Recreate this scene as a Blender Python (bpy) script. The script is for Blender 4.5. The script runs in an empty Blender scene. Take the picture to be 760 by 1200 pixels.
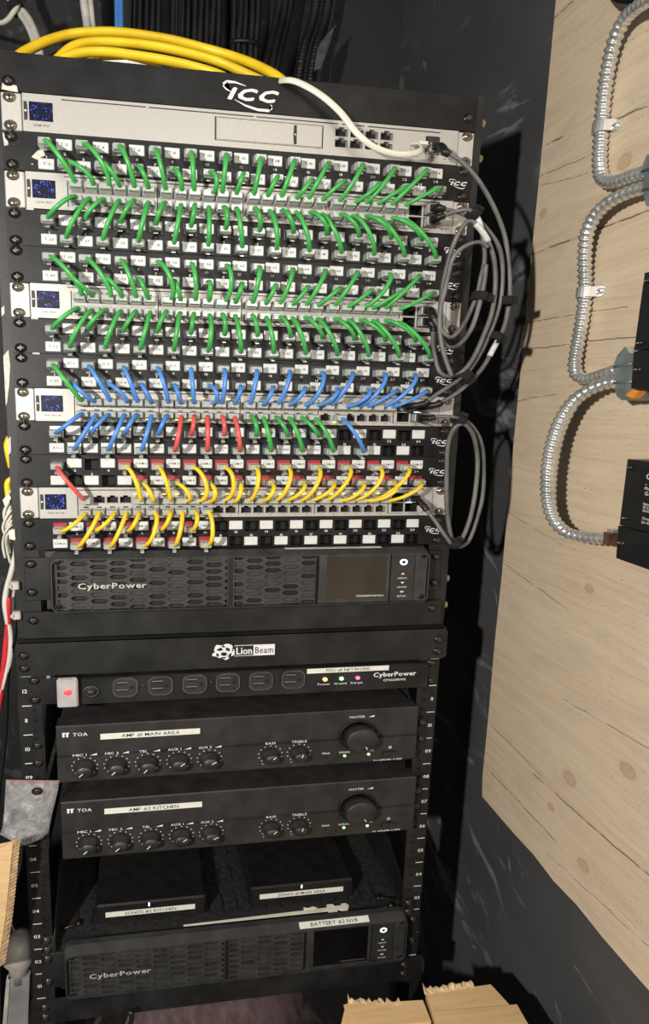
import bpy, bmesh, math, random
from mathutils import Vector, Matrix
S = bpy.context.scene
C = S.collection
rnd = random.Random(7)
# ------------------------------------------------------------------ camera
F_PX, YAW, PIT, ROL = 782.13, .16081, -.19406, .01791      # focal length in pixels of a 760x1200 frame
CAMP = (-.11503, -.73266, -.32514)
SHX, SHY = 91.12, 31.31                                     # lens shift (the photo is a crop), pixels
SZ = .772                                                   # heights of this world against real ones
cy_, sy_ = math.cos(YAW), math.sin(YAW)
FW = Vector((sy_*math.cos(PIT), cy_*math.cos(PIT), math.sin(PIT)))
RT0 = Vector((cy_, -sy_, 0)); UP0 = RT0.cross(FW)
RT = math.cos(ROL)*RT0 + math.sin(ROL)*UP0
UPV = -math.sin(ROL)*RT0 + math.cos(ROL)*UP0
cd = bpy.data.cameras.new('camera'); cam = bpy.data.objects.new('camera', cd); C.objects.link(cam)
cam.matrix_world = Matrix(((RT.x, UPV.x, -FW.x, CAMP[0]), (RT.y, UPV.y, -FW.y, CAMP[1]), (RT.z, UPV.z, -FW.z, CAMP[2]), (0, 0, 0, 1)))
cd.sensor_fit = 'AUTO'; cd.sensor_width = 36; cd.lens = F_PX/1200*36
cd.shift_x = SHX/1200; cd.shift_y = SHY/1200; cd.clip_start = .01
S.camera = cam
# ------------------------------------------------------------------ world, light, exposure
w = bpy.data.worlds.new('world'); S.world = w; w.use_nodes = True
w.node_tree.nodes['Background'].inputs[0].default_value = (.8, .9, 1, 1)
w.node_tree.nodes['Background'].inputs[1].default_value = .045
def lamp(name, kind, loc, energy, size, col, target=None):
    l = bpy.data.lights.new(name, kind); l.energy = energy; l.color = col
    if kind == 'AREA': l.shape = 'DISK'; l.size = size
    else: l.shadow_soft_size = size
    o = bpy.data.objects.new(name, l); C.objects.link(o); o.location = loc
    if target: o.rotation_euler = (Vector(target)-Vector(loc)).to_track_quat('-Z', 'Y').to_euler()
    return o
lamp('work_light', 'POINT', (-.64, -1.0, -.20), 58, .022, (1, .95, .87))
lamp('fill_light', 'AREA', (.25, -1.7, .15), 11, .6, (1, .96, .9), (0, 0, -.5))  # added soft fill from the right front, lifts the darker right side
V = S.view_settings
V.view_transform = 'Standard'; V.look = 'None'; V.gamma = 1; V.use_curve_mapping = False; V.exposure = .16
# ------------------------------------------------------------------ unprojection: pixel + plane -> real point
def _ray(x, y):
    d = (FW*F_PX + RT*(x-380+SHX) - UPV*(y-600-SHY))/F_PX
    return Vector((CAMP[0], CAMP[1], CAMP[2]/SZ)), Vector((d.x, d.y, d.z/SZ))
def atY(x, y, Y): o, d = _ray(x, y); return o+d*((Y-o.y)/d.y)
def atX(x, y, X): o, d = _ray(x, y); return o+d*((X-o.x)/d.x)
def atZ(x, y, Z): o, d = _ray(x, y); return o+d*((Z-o.z)/d.z)
# ------------------------------------------------------------------ materials
MATS = {}
def mat(name, col, rough=.5, metal=0., noise=0., nscale=40., bump=0., bscale=200., emit=None, trans=0., spec=.5, coat=0.):
    if name in MATS: return MATS[name]
    m = bpy.data.materials.new(name); m.use_nodes = True; nt = m.node_tree
    b = nt.nodes['Principled BSDF']
    b.inputs['Base Color'].default_value = (*col, 1); b.inputs['Roughness'].default_value = rough
    b.inputs['Metallic'].default_value = metal; b.inputs['Transmission Weight'].default_value = trans
    b.inputs['Specular IOR Level'].default_value = spec; b.inputs['Coat Weight'].default_value = coat
    if emit:
        b.inputs['Emission Color'].default_value = (*emit[0], 1); b.inputs['Emission Strength'].default_value = emit[1]
    if noise or bump:
        tc = nt.nodes.new('ShaderNodeTexCoord')
        if noise:
            n = nt.nodes.new('ShaderNodeTexNoise'); n.inputs['Scale'].default_value = nscale; n.inputs['Detail'].default_value = 5
            nt.links.new(tc.outputs['Object'], n.inputs['Vector'])
            r = nt.nodes.new('ShaderNodeValToRGB'); e = r.color_ramp.elements
            e[0].position = .3; e[1].position = .72
            e[0].color = (*[c*(1-noise) for c in col], 1); e[1].color = (*[min(1, c*(1+noise)+noise*.006) for c in col], 1)
            nt.links.new(n.outputs['Fac'], r.inputs['Fac']); nt.links.new(r.outputs['Color'], b.inputs['Base Color'])
        if bump:
            n2 = nt.nodes.new('ShaderNodeTexNoise'); n2.inputs['Scale'].default_value = bscale
            nt.links.new(tc.outputs['Object'], n2.inputs['Vector'])
            bp = nt.nodes.new('ShaderNodeBump'); bp.inputs['Strength'].default_value = bump; bp.inputs['Distance'].default_value = .001
            nt.links.new(n2.outputs['Fac'], bp.inputs['Height']); nt.links.new(bp.outputs['Normal'], b.inputs['Normal'])
    MATS[name] = m
    return m
M_rack = mat('rack_black', (.0135, .0135, .014), .46, 0, .5, 25, .25, 900, None, 0, .35)
M_panel = mat('panel_black', (.0065, .0065, .0075), .46, 0, .6, 30, .12, 700, None, 0, .3)
M_ups = mat('ups_plastic', (.034, .034, .035), .45, 0, .3, 60, .25, 1400)
M_upsdark = mat('ups_dark', (.003, .003, .0035), .6, 0, .3, 50)
M_amp = mat('amp_black', (.024, .022, .0225), .48, 0, .35, 45, .2, 1500)
M_knob = mat('knob_black', (.022, .022, .0225), .45, 0, .3, 90)
M_silver = mat('switch_silver', (.45, .44, .415), .40, .25, .06, 500, .08, 1500)
M_ear = mat('ear_silver', (.50, .495, .48), .38, .25, .05, 300)
M_hole = mat('socket_black', (.0015, .0015, .0015), .7, 0, .2, 80)
M_slot = mat('slot_dark', (.02, .02, .02), .6, 0, .2, 80)
M_chip = mat('label_chip', (.62, .64, .635), .3, 0, .05, 200)
M_paper = mat('label_tape', (.72, .72, .66), .4, 0, .06, 150)
M_ink = mat('ink_black', (.012, .012, .014), .5, 0, .2, 90)
M_print = mat('print_white', (.72, .72, .72), .5, 0, .06, 90)
M_screwb = mat('screw_black', (.02, .018, .017), .28, .3, .4, 200)
M_screws = mat('screw_nickel', (.42, .37, .30), .25, .85, .3, 300)
M_bolt = mat('bolt_brass', (.55, .42, .28), .35, .8, .2, 200)
M_green = mat('cord_green', (.058, .40, .082), .36, 0, .12, 60)
M_blue = mat('cord_blue', (.075, .25, .68), .36, 0, .12, 60)
M_red = mat('cord_red', (.72, .10, .10), .36, 0, .12, 60)
M_yellow = mat('cord_yellow', (.86, .60, .03), .36, 0, .1, 60)
M_plug = mat('plug_clear', (.76, .81, .77), .12, 0, .1, 500, .35, 380, None, .5, .8, .5)
M_jackk = mat('jack_black', (.008, .008, .008), .4, 0, .3, 90)
M_jackr = mat('jack_red', (.38, .012, .022), .4, 0, .12, 90)
M_jackb = mat('jack_navy', (.012, .022, .075), .4, 0, .2, 90)
M_jackw = mat('jack_white', (.66, .67, .66), .35, 0, .05, 90)
M_dac = mat('cable_grey', (.12, .118, .115), .42, 0, .4, 40, .4, 900)
M_dacb = mat('boot_black', (.009, .009, .0095), .45, 0, .3, 80)
M_velcro = mat('velcro_black', (.010, .010, .011), .95, 0, .8, 900, 1., 1200)
M_tag = mat('tag_white', (.62, .63, .62), .5, 0, .2, 300)
M_tin = mat('galvanised', (.72, .72, .71), .27, .72, .22, 40)
M_zinc = mat('zinc_grey', (.26, .30, .30), .42, .5, .25, 60, .2, 300)
M_copper = mat('copper_clamp', (.36, .20, .13), .35, .8, .3, 120)
M_orange = mat('orange_plastic', (.80, .30, .03), .5, 0, .1, 60)
M_box = mat('driver_black', (.0085, .0085, .009), .42, 0, .3, 60, .3, 1200)
M_yel2 = mat('thick_yellow', (.82, .56, .018), .4, 0, .15, 30, .1, 300)
M_white = mat('cable_white', (.60, .58, .52), .4, 0, .15, 40)
M_ivory = mat('flat_ivory', (.66, .64, .54), .35, 0, .08, 60)
M_dim = mat('painted_cable', (.010, .010, .0105), .5, 0, .5, 30, .4, 300)
M_redw = mat('wire_red', (.55, .03, .04), .38, 0, .2, 60)
M_blkw = mat('wire_black', (.008, .008, .008), .4, 0, .3, 60)
M_chipw = mat('bare_plaster', (.60, .57, .50), .8, 0, .25, 200, .4, 500)
M_screen = mat('lcd_dark', (.022, .018, .014), .22, 0, .4, 25, 0, 1, None, 0, .6)
M_screen2 = mat('lcd_black', (.004, .004, .005), .16, 0, .3, 25, 0, 1, None, 0, .6)
M_grey = mat('pvc_grey', (.22, .22, .225), .5, 0, .25, 25, .3, 300)
M_pale = mat('gland_pale', (.42, .39, .36), .45, 0, .3, 40)
M_ledg = mat('led_green', (.1, .6, .1), .4, emit=((.25, 1, .25), 3.))
M_leda = mat('led_amber', (.8, .5, .1), .4, emit=((1, .62, .12), 4.))
M_ledr = mat('led_pink', (.8, .1, .3), .4, emit=((1, .12, .38), 2.))
M_ledw = mat('led_white', (.6, .75, .9), .4, emit=((.55, .78, 1), 1.6))
M_glow = mat('rocker_glow', (.6, .05, .06), .4, emit=((1, .05, .07), 1.1))
M_cover = mat('rocker_cover', (.62, .60, .60), .35, 0, .1, 90, trans=.35)
M_dust = mat('shelf_dusty', (.013, .013, .0135), .7, 0, .7, 160, .5, 900)

def nodes_mat(name):
    m = bpy.data.materials.new(name); m.use_nodes = True
    return m, m.node_tree, m.node_tree.nodes['Principled BSDF']
def N(nt, t, **k):
    n = nt.nodes.new(t)
    for a, v in k.items():
        if a in ('operation', 'blend_type', 'data_type', 'wave_type', 'bands_direction', 'feature', 'use_clamp', 'interpolation_type'): setattr(n, a, v)
        else: n.inputs[int(a[1:]) if a[0] == 'i' and a[1:].isdigit() else a].default_value = v
    return n
def ramp(nt, fac, stops):
    r = nt.nodes.new('ShaderNodeValToRGB'); cr = r.color_ramp
    while len(cr.elements) < len(stops): cr.elements.new(.5)
    for e, (p, c) in zip(cr.elements, stops):
        e.position = p; e.color = (*c, 1) if len(c) == 3 else c
    nt.links.new(fac, r.inputs['Fac']); return r.outputs['Color']
def math_(nt, op, a, b=None, clamp=False):
    n = nt.nodes.new('ShaderNodeMath'); n.operation = op; n.use_clamp = clamp
    for i, v in enumerate((a, b)):
        if v is None: continue
        if isinstance(v, (int, float)): n.inputs[i].default_value = v
        else: nt.links.new(v, n.inputs[i])
    return n.outputs[0]
def mix(nt, fac, a, b):
    n = nt.nodes.new('ShaderNodeMix'); n.data_type = 'RGBA'
    for i, v in ((0, fac), (6, a), (7, b)):
        if isinstance(v, (int, float)): n.inputs[i].default_value = v
        elif isinstance(v, tuple): n.inputs[i].default_value = (*v, 1)
        else: nt.links.new(v, n.inputs[i])
    return n.outputs[2]
def scaled(nt, vec, sc, rot=(0, 0, 0), loc=(0, 0, 0)):
    mp = nt.nodes.new('ShaderNodeMapping'); mp.inputs['Scale'].default_value = sc; mp.inputs['Rotation'].default_value = rot; mp.inputs['Location'].default_value = loc
    nt.links.new(vec, mp.inputs['Vector']); return mp.outputs[0]
def noise(nt, vec, scale, detail=4, rough=.55, dist=0):
    n = nt.nodes.new('ShaderNodeTexNoise'); n.inputs['Scale'].default_value = scale; n.inputs['Detail'].default_value = detail
    n.inputs['Roughness'].default_value = rough; n.inputs['Distortion'].default_value = dist
    nt.links.new(vec, n.inputs['Vector']); return n.outputs['Fac']
def bump(nt, b, h, s, d=.002):
    n = nt.nodes.new('ShaderNodeBump'); n.inputs['Strength'].default_value = s; n.inputs['Distance'].default_value = d
    nt.links.new(h, n.inputs['Height']); nt.links.new(n.outputs[0], b.inputs['Normal'])
def scuffed_wall(name, base, amount, rot):
    m, nt, b = nodes_mat(name)
    tc = nt.nodes.new('ShaderNodeTexCoord').outputs['Object']
    big = noise(nt, tc, 5, 3)
    col = ramp(nt, big, [(.3, base), (.75, tuple(c*1.6 for c in base))])
    warp = nt.nodes.new('ShaderNodeTexNoise'); warp.inputs['Scale'].default_value = 7; nt.links.new(tc, warp.inputs['Vector'])
    sc_ = nt.nodes.new('ShaderNodeVectorMath'); sc_.operation = 'SCALE'; sc_.inputs['Scale'].default_value = .10; nt.links.new(warp.outputs['Color'], sc_.inputs[0])
    ad = nt.nodes.new('ShaderNodeVectorMath'); ad.operation = 'ADD'; nt.links.new(tc, ad.inputs[0]); nt.links.new(sc_.outputs[0], ad.inputs[1])
    tw = ad.outputs[0]
    k = None
    for rx, sc, lo, hi, gs, amt, off in ((.75, 5.2, .575, .66, 4.5, 1., 1.), (1.15, 9.5, .60, .68, 6., .8, 5.), (.35, 16., .63, .70, 7., .7, 9.)):
        st = noise(nt, scaled(nt, scaled(nt, tw, (1, 1, 1), (rot[0]+rx, rot[1], 0), (off, off, off)), (3.4, 3.4, .55)), sc, 5, .62)
        gate = noise(nt, scaled(nt, tc, (1, 1, 1), (0, 0, 0), (off, 1, 2)), gs, 2)
        q = math_(nt, 'MULTIPLY', ramp(nt, st, [(lo, (0, 0, 0)), (hi, (1, 1, 1))]), ramp(nt, gate, [(.47, (0, 0, 0)), (.60, (1, 1, 1))]))
        q = math_(nt, 'MULTIPLY', q, amount*amt)
        k = q if k is None else math_(nt, 'MAXIMUM', k, q)
    nt.links.new(mix(nt, k, col, (.26, .26, .27)), b.inputs['Base Color'])
    b.inputs['Roughness'].default_value = .62
    bump(nt, b, noise(nt, tc, 260, 3), .25, .001)
    MATS[name] = m; return m
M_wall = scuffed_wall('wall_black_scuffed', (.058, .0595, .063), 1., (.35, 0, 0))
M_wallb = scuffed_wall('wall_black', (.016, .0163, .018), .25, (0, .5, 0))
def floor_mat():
    m, nt, b = nodes_mat('floor_scuffed_lit')
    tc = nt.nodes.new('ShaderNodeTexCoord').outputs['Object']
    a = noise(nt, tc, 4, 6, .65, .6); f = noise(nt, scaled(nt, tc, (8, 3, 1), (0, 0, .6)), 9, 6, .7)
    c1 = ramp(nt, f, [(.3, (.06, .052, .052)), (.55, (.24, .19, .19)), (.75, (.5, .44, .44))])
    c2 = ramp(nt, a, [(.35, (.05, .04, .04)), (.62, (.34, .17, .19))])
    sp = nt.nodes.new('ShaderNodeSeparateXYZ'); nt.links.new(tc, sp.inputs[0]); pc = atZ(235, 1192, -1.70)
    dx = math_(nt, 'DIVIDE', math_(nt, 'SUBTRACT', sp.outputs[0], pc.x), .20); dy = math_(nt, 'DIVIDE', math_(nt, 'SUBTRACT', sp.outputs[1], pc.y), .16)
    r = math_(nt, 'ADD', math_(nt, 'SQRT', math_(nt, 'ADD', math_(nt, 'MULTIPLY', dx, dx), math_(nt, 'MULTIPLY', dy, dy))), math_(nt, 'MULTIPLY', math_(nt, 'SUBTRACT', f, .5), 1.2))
    lit_patch = ramp(nt, r, [(.55, (1, 1, 1)), (1., (0, 0, 0))])  # light reaching under the rack, painted onto the scuffed floor; shade around it near black
    nt.links.new(mix(nt, lit_patch, (.012, .0115, .012), mix(nt, .5, c1, c2)), b.inputs['Base Color']); b.inputs['Roughness'].default_value = .7
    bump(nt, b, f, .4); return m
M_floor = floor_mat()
def card_mat():
    m, nt, b = nodes_mat('cardboard')
    tc = nt.nodes.new('ShaderNodeTexCoord').outputs['Object']
    f = noise(nt, scaled(nt, tc, (3, 60, 60)), 3, 5, .6); g = noise(nt, tc, 14, 3)
    c = mix(nt, .4, ramp(nt, f, [(.3, (.56, .36, .17)), (.7, (.74, .51, .27))]), ramp(nt, g, [(.3, (.58, .38, .185)), (.7, (.74, .52, .28))]))
    nt.links.new(c, b.inputs['Base Color']); b.inputs['Roughness'].default_value = .8
    bump(nt, b, f, .3, .001); return m
M_card = card_mat()
M_cardedge = mat('cardboard_edge', (.60, .43, .25), .85, 0, .35, 150, .5, 400)
def spark_mat():
    # lit touch display: a ring of small blue sparks on navy
    m, nt, b = nodes_mat('display_lit')
    tc = nt.nodes.new('ShaderNodeTexCoord').outputs['Object']
    sp = nt.nodes.new('ShaderNodeSeparateXYZ'); nt.links.new(tc, sp.inputs[0])
    x = math_(nt, 'DIVIDE', sp.outputs[0], .0105); z = math_(nt, 'DIVIDE', sp.outputs[2], .0105*SZ)
    r = math_(nt, 'SQRT', math_(nt, 'ADD', math_(nt, 'MULTIPLY', x, x), math_(nt, 'MULTIPLY', z, z)))
    ring = math_(nt, 'SUBTRACT', 1., math_(nt, 'MULTIPLY', math_(nt, 'ABSOLUTE', math_(nt, 'SUBTRACT', r, .72)), 2.2), True)
    oi = nt.nodes.new('ShaderNodeObjectInfo')
    ad = nt.nodes.new('ShaderNodeVectorMath'); ad.operation = 'ADD'; nt.links.new(tc, ad.inputs[0]); nt.links.new(oi.outputs['Location'], ad.inputs[1])
    vo = nt.nodes.new('ShaderNodeTexVoronoi'); vo.inputs['Scale'].default_value = 520; nt.links.new(ad.outputs[0], vo.inputs['Vector'])
    dots = ramp(nt, vo.outputs['Distance'], [(.2, (1, 1, 1)), (.5, (0, 0, 0))])
    n = ramp(nt, noise(nt, ad.outputs[0], 380, 2), [(.38, (0, 0, 0)), (.62, (1, 1, 1))])
    k = math_(nt, 'MULTIPLY', math_(nt, 'MULTIPLY', dots, n), ring)
    b.inputs['Base Color'].default_value = (.004, .005, .015, 1); b.inputs['Roughness'].default_value = .35; b.inputs['Specular IOR Level'].default_value = .2
    nt.links.new(mix(nt, k, (.004, .005, .03), (.12, .18, 1.)), b.inputs['Emission Color'])
    nt.links.new(math_(nt, 'ADD', math_(nt, 'MULTIPLY', k, 4.), .35), b.inputs['Emission Strength'])
    return m
M_disp = spark_mat()
WX, PX = .375, .36                                          # right wall face, plywood face
def wood_mat(knots, cracks):
    m, nt, b = nodes_mat('pine_board')
    tc = nt.nodes.new('ShaderNodeTexCoord').outputs['Object']
    sp = nt.nodes.new('ShaderNodeSeparateXYZ'); nt.links.new(tc, sp.inputs[0]); y, z = sp.outputs[1], sp.outputs[2]
    bend = None
    for (ky, kz, kr) in knots:                              # grain flows round each knot
        dy = math_(nt, 'DIVIDE', math_(nt, 'SUBTRACT', y, ky), kr*3.2); dz = math_(nt, 'DIVIDE', math_(nt, 'SUBTRACT', z, kz), kr*2.2)
        q = math_(nt, 'ADD', math_(nt, 'MULTIPLY', dy, dy), math_(nt, 'MULTIPLY', dz, dz))
        g = math_(nt, 'MULTIPLY', math_(nt, 'EXPONENT', math_(nt, 'MULTIPLY', q, -1.)), math_(nt, 'MULTIPLY', dz, kr*.8))
        bend = g if bend is None else math_(nt, 'ADD', bend, g)
    wob = math_(nt, 'MULTIPLY', math_(nt, 'SUBTRACT', noise(nt, scaled(nt, tc, (1, 2.2, 5)), 1.6, 2), .5), .03)
    zz = math_(nt, 'ADD', math_(nt, 'SUBTRACT', z, bend), wob)
    cb = nt.nodes.new('ShaderNodeCombineXYZ'); nt.links.new(y, cb.inputs[1]); nt.links.new(zz, cb.inputs[2])
    gv = cb.outputs[0]
    g1 = noise(nt, scaled(nt, gv, (1, 1.6, 60)), 2.2, 6, .65)
    g2 = noise(nt, scaled(nt, gv, (1, 4, 240)), 2., 3, .5)
    g3 = noise(nt, scaled(nt, gv, (1, 1.2, 5)), 2., 2)
    c = ramp(nt, g1, [(.25, (.60, .455, .30)), (.5, (.70, .555, .395)), (.78, (.76, .62, .46))])
    c = mix(nt, math_(nt, 'MULTIPLY', ramp(nt, g2, [(.55, (0, 0, 0)), (.75, (1, 1, 1))]), .55), c, (.47, .325, .195))
    c = mix(nt, math_(nt, 'MULTIPLY', ramp(nt, g3, [(.4, (0, 0, 0)), (.7, (1, 1, 1))]), .35), c, (.78, .665, .51))
    mott = noise(nt, scaled(nt, gv, (1, 3, 9)), 4.5, 5, .7)
    c = mix(nt, math_(nt, 'MULTIPLY', ramp(nt, mott, [(.48, (0, 0, 0)), (.66, (1, 1, 1))]), .55), c, (.56, .47, .37))
    pores = noise(nt, scaled(nt, gv, (1, 60, 260)), 3., 1)
    pg = noise(nt, tc, 7, 2)
    pk = math_(nt, 'MULTIPLY', ramp(nt, pores, [(.685, (0, 0, 0)), (.74, (1, 1, 1))]), ramp(nt, pg, [(.42, (0, 0, 0)), (.6, (1, 1, 1))]))
    c = mix(nt, math_(nt, 'MULTIPLY', pk, .85), c, (.13, .075, .04))
    for (ky, kz, kr) in knots:
        dy = math_(nt, 'DIVIDE', math_(nt, 'SUBTRACT', y, ky), kr*1.15); dz = math_(nt, 'DIVIDE', math_(nt, 'SUBTRACT', z, kz), kr*.8)
        r = math_(nt, 'SQRT', math_(nt, 'ADD', math_(nt, 'MULTIPLY', dy, dy), math_(nt, 'MULTIPLY', dz, dz)))
        r = math_(nt, 'ADD', r, math_(nt, 'MULTIPLY', math_(nt, 'SUBTRACT', noise(nt, tc, 90, 2), .5), .4))
        k = ramp(nt, math_(nt, 'MULTIPLY', r, .5), [(0., (.9, .9, .9)), (.10, (.45, .45, .45)), (.30, (.5, .5, .5)), (.42, (.75, .75, .75)), (.5, (.25, .25, .25)), (.7, (0, 0, 0))])
        c = mix(nt, math_(nt, 'MULTIPLY', k, .75), c, (.36, .205, .095))
    crk = None
    for (y0, z0, y1, z1, wd) in cracks:
        sl = (z1-z0)/(y1-y0)
        ln = math_(nt, 'ADD', math_(nt, 'MULTIPLY', math_(nt, 'SUBTRACT', y, y0), sl), z0)
        jit = math_(nt, 'MULTIPLY', math_(nt, 'SUBTRACT', noise(nt, scaled(nt, tc, (1, 1, .2)), 34, 4), .5), .006)
        d = math_(nt, 'ABSOLUTE', math_(nt, 'SUBTRACT', math_(nt, 'SUBTRACT', z, ln), jit))
        k = math_(nt, 'SUBTRACT', 1., math_(nt, 'DIVIDE', d, wd*.62), True)
        lo, hi = min(y0, y1), max(y0, y1)
        k = math_(nt, 'MULTIPLY', k, math_(nt, 'MULTIPLY', math_(nt, 'GREATER_THAN', y, lo), math_(nt, 'LESS_THAN', y, hi)))
        crk = k if crk is None else math_(nt, 'MAXIMUM', crk, k)
    brk = ramp(nt, noise(nt, tc, 60, 2), [(.36, (.25, .25, .25)), (.5, (1, 1, 1))])
    crk = math_(nt, 'MULTIPLY', crk, brk)
    c = mix(nt, crk, c, (.05, .028, .015))
    nt.links.new(c, b.inputs['Base Color']); b.inputs['Roughness'].default_value = .7
    h = math_(nt, 'SUBTRACT', math_(nt, 'ADD', math_(nt, 'MULTIPLY', g2, .25), math_(nt, 'MULTIPLY', g1, .2)), crk)
    bump(nt, b, h, .45, .0015)
    return m
def bag_mat():
    m, nt, b = nodes_mat('clear_bag')
    tc = nt.nodes.new('ShaderNodeTexCoord').outputs['Object']
    n = noise(nt, tc, 55, 6, .7, 1.)
    nt.links.new(ramp(nt, n, [(.3, (.45, .45, .46)), (.7, (.8, .8, .82))]), b.inputs['Base Color'])
    b.inputs['Roughness'].default_value = .22
    nt.links.new(ramp(nt, n, [(.3, (.18, .18, .18)), (.55, (.32, .32, .32)), (.72, (.62, .62, .62))]), b.inputs['Alpha'])
    bump(nt, b, n, .8, .004); return m
M_bag = bag_mat()
M_bagtop = mat('bag_strip', (.26, .17, .175), .4, 0, .2, 60)
# ------------------------------------------------------------------ glyphs
CHARS = "ABCDEFGHIJKLMNOPQRSTUVWXYZabcdefghijklmnopqrstuvwxyz0123456789-#./"
GL = {}
def make_glyphs():
    obs = []
    for ch in CHARS:
        cu = bpy.data.curves.new('glyph', 'FONT'); cu.body = ch; cu.size = 1; cu.resolution_u = 2; cu.offset = .008
        o = bpy.data.objects.new('glyph', cu); C.objects.link(o); obs.append((ch, o))
    dg = bpy.context.evaluated_depsgraph_get(); dg.update()
    for ch, o in obs:
        me = bpy.data.meshes.new_from_object(o.evaluated_get(dg))
        vs = [(v.co.x, v.co.y) for v in me.vertices]; fs = [tuple(p.vertices) for p in me.polygons]
        x0 = min(v[0] for v in vs); x1 = max(v[0] for v in vs)
        GL[ch] = ([(a-x0, b_) for a, b_ in vs], fs, x1-x0)
        bpy.data.meshes.remove(me)
    for ch, o in obs:
        cu = o.data; bpy.data.objects.remove(o); bpy.data.curves.remove(cu)
make_glyphs()
# ------------------------------------------------------------------ mesh builder (real coordinates; heights scaled on build)
class Frame:
    def __init__(s, x, y, z): s.o = Vector((x, y, z))
    def P(s, x, o, d): return (s.o.x+x/1000, s.o.y-o/1000, s.o.z-d/1000)   # mm right, mm out of the rack, mm down
    def sub(s, x, o, d): return Frame(*s.P(x, o, d))
UPF = Frame(-.2413, 0, 0); LOF = Frame(-.2413, -.0113, -.8035); WF = Frame(0, 0, 0)
UU, LU = 44.45, 45.12
class MB:
    def __init__(s, fr=WF): s.v = []; s.f = []; s.m = []; s.sm = []; s.fr = fr
    def add(s, vs, fs, mi=0, smooth=False):
        n = len(s.v); s.v += [tuple(q) for q in vs]
        s.f += [tuple(i+n for i in q) for q in fs]; s.m += [mi]*len(fs); s.sm += [smooth]*len(fs); return s
    def box(s, x0, x1, o0, o1, d0, d1, mi=0, bev=0.):
        P = s.fr.P; x0, x1 = sorted((x0, x1)); o0, o1 = sorted((o0, o1)); d0, d1 = sorted((d0, d1))
        if not bev:
            vs = [P(x, o, d) for x in (x0, x1) for o in (o0, o1) for d in (d0, d1)]
            return s.add(vs, [(0, 1, 3, 2), (4, 6, 7, 5), (0, 4, 5, 1), (2, 3, 7, 6), (0, 2, 6, 4), (1, 5, 7, 3)], mi)
        b = min(bev, (x1-x0)/2.01, (o1-o0)/2.01, (d1-d0)/2.01); vs = []; ix = {}
        for i, x in enumerate((x0, x1)):
            for j, o in enumerate((o0, o1)):
                for k, d in enumerate((d0, d1)):
                    ax = b if i == 0 else -b; ao = b if j == 0 else -b; ad = b if k == 0 else -b
                    for t, q in (('x', (x, o+ao, d+ad)), ('o', (x+ax, o, d+ad)), ('d', (x+ax, o+ao, d))):
                        ix[i, j, k, t] = len(vs); vs.append(P(*q))
        fs = []
        for i in (0, 1): fs.append(tuple(ix[i, j, k, 'x'] for j, k in ((0, 0), (0, 1), (1, 1), (1, 0))))
        for j in (0, 1): fs.append(tuple(ix[i, j, k, 'o'] for i, k in ((0, 0), (0, 1), (1, 1), (1, 0))))
        for k in (0, 1): fs.append(tuple(ix[i, j, k, 'd'] for i, j in ((0, 0), (0, 1), (1, 1), (1, 0))))
        for i in (0, 1):
            for j in (0, 1): fs.append((ix[i, j, 0, 'x'], ix[i, j, 1, 'x'], ix[i, j, 1, 'o'], ix[i, j, 0, 'o']))
            for k in (0, 1): fs.append((ix[i, 0, k, 'x'], ix[i, 1, k, 'x'], ix[i, 1, k, 'd'], ix[i, 0, k, 'd']))
        for j in (0, 1):
            for k in (0, 1): fs.append((ix[0, j, k, 'o'], ix[1, j, k, 'o'], ix[1, j, k, 'd'], ix[0, j, k, 'd']))
        for i in (0, 1):
            for j in (0, 1):
                for k in (0, 1): fs.append((ix[i, j, k, 'x'], ix[i, j, k, 'o'], ix[i, j, k, 'd']))
        return s.add(vs, fs, mi)
    def plate(s, poly, o0, o1, mi=0):                       # polygon (x,d) extruded out of the rack
        n = len(poly); vs = [s.fr.P(x, o, d) for o in (o0, o1) for x, d in poly]
        fs = [tuple(range(n)), tuple(range(2*n-1, n-1, -1))]+[(i, (i+1) % n, n+(i+1) % n, n+i) for i in range(n)]
        return s.add(vs, fs, mi)
    def prof(s, poly, x0, x1, mi=0):                        # profile (o,d) extruded along x
        n = len(poly); vs = [s.fr.P(x, o, d) for x in (x0, x1) for o, d in poly]
        fs = [tuple(range(n)), tuple(range(2*n-1, n-1, -1))]+[(i, (i+1) % n, n+(i+1) % n, n+i) for i in range(n)]
        return s.add(vs, fs, mi)
    def extrude(s, pts, off, mi=0):                         # world polygon + offset vector
        n = len(pts); off = Vector(off); vs = [Vector(p) for p in pts]+[Vector(p)+off for p in pts]
        fs = [tuple(range(n)), tuple(range(2*n-1, n-1, -1))]+[(i, (i+1) % n, n+(i+1) % n, n+i) for i in range(n)]
        return s.add(vs, fs, mi)
    def lathe(s, x, d, prof, n=16, mi=0, mis=None, sx=1., sd=1.):   # prof = [(radius, out)], axis out of the rack
        vs = []; fs = []; k = len(prof)
        for r, o in prof:
            for i in range(n):
                a = 2*math.pi*i/n; vs.append(s.fr.P(x+sx*r*math.cos(a), o, d+sd*r*math.sin(a)))
        for j in range(k-1):
            for i in range(n): fs.append((j*n+i, j*n+(i+1) % n, (j+1)*n+(i+1) % n, (j+1)*n+i))
        s.add(vs, fs, mi, True)
        n0 = len(s.v)-k*n
        for j in (0, k-1):
            if prof[j][0] > .01: s.f.append(tuple(n0+j*n+i for i in range(n))); s.m.append(mi); s.sm.append(False)
        return s
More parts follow.
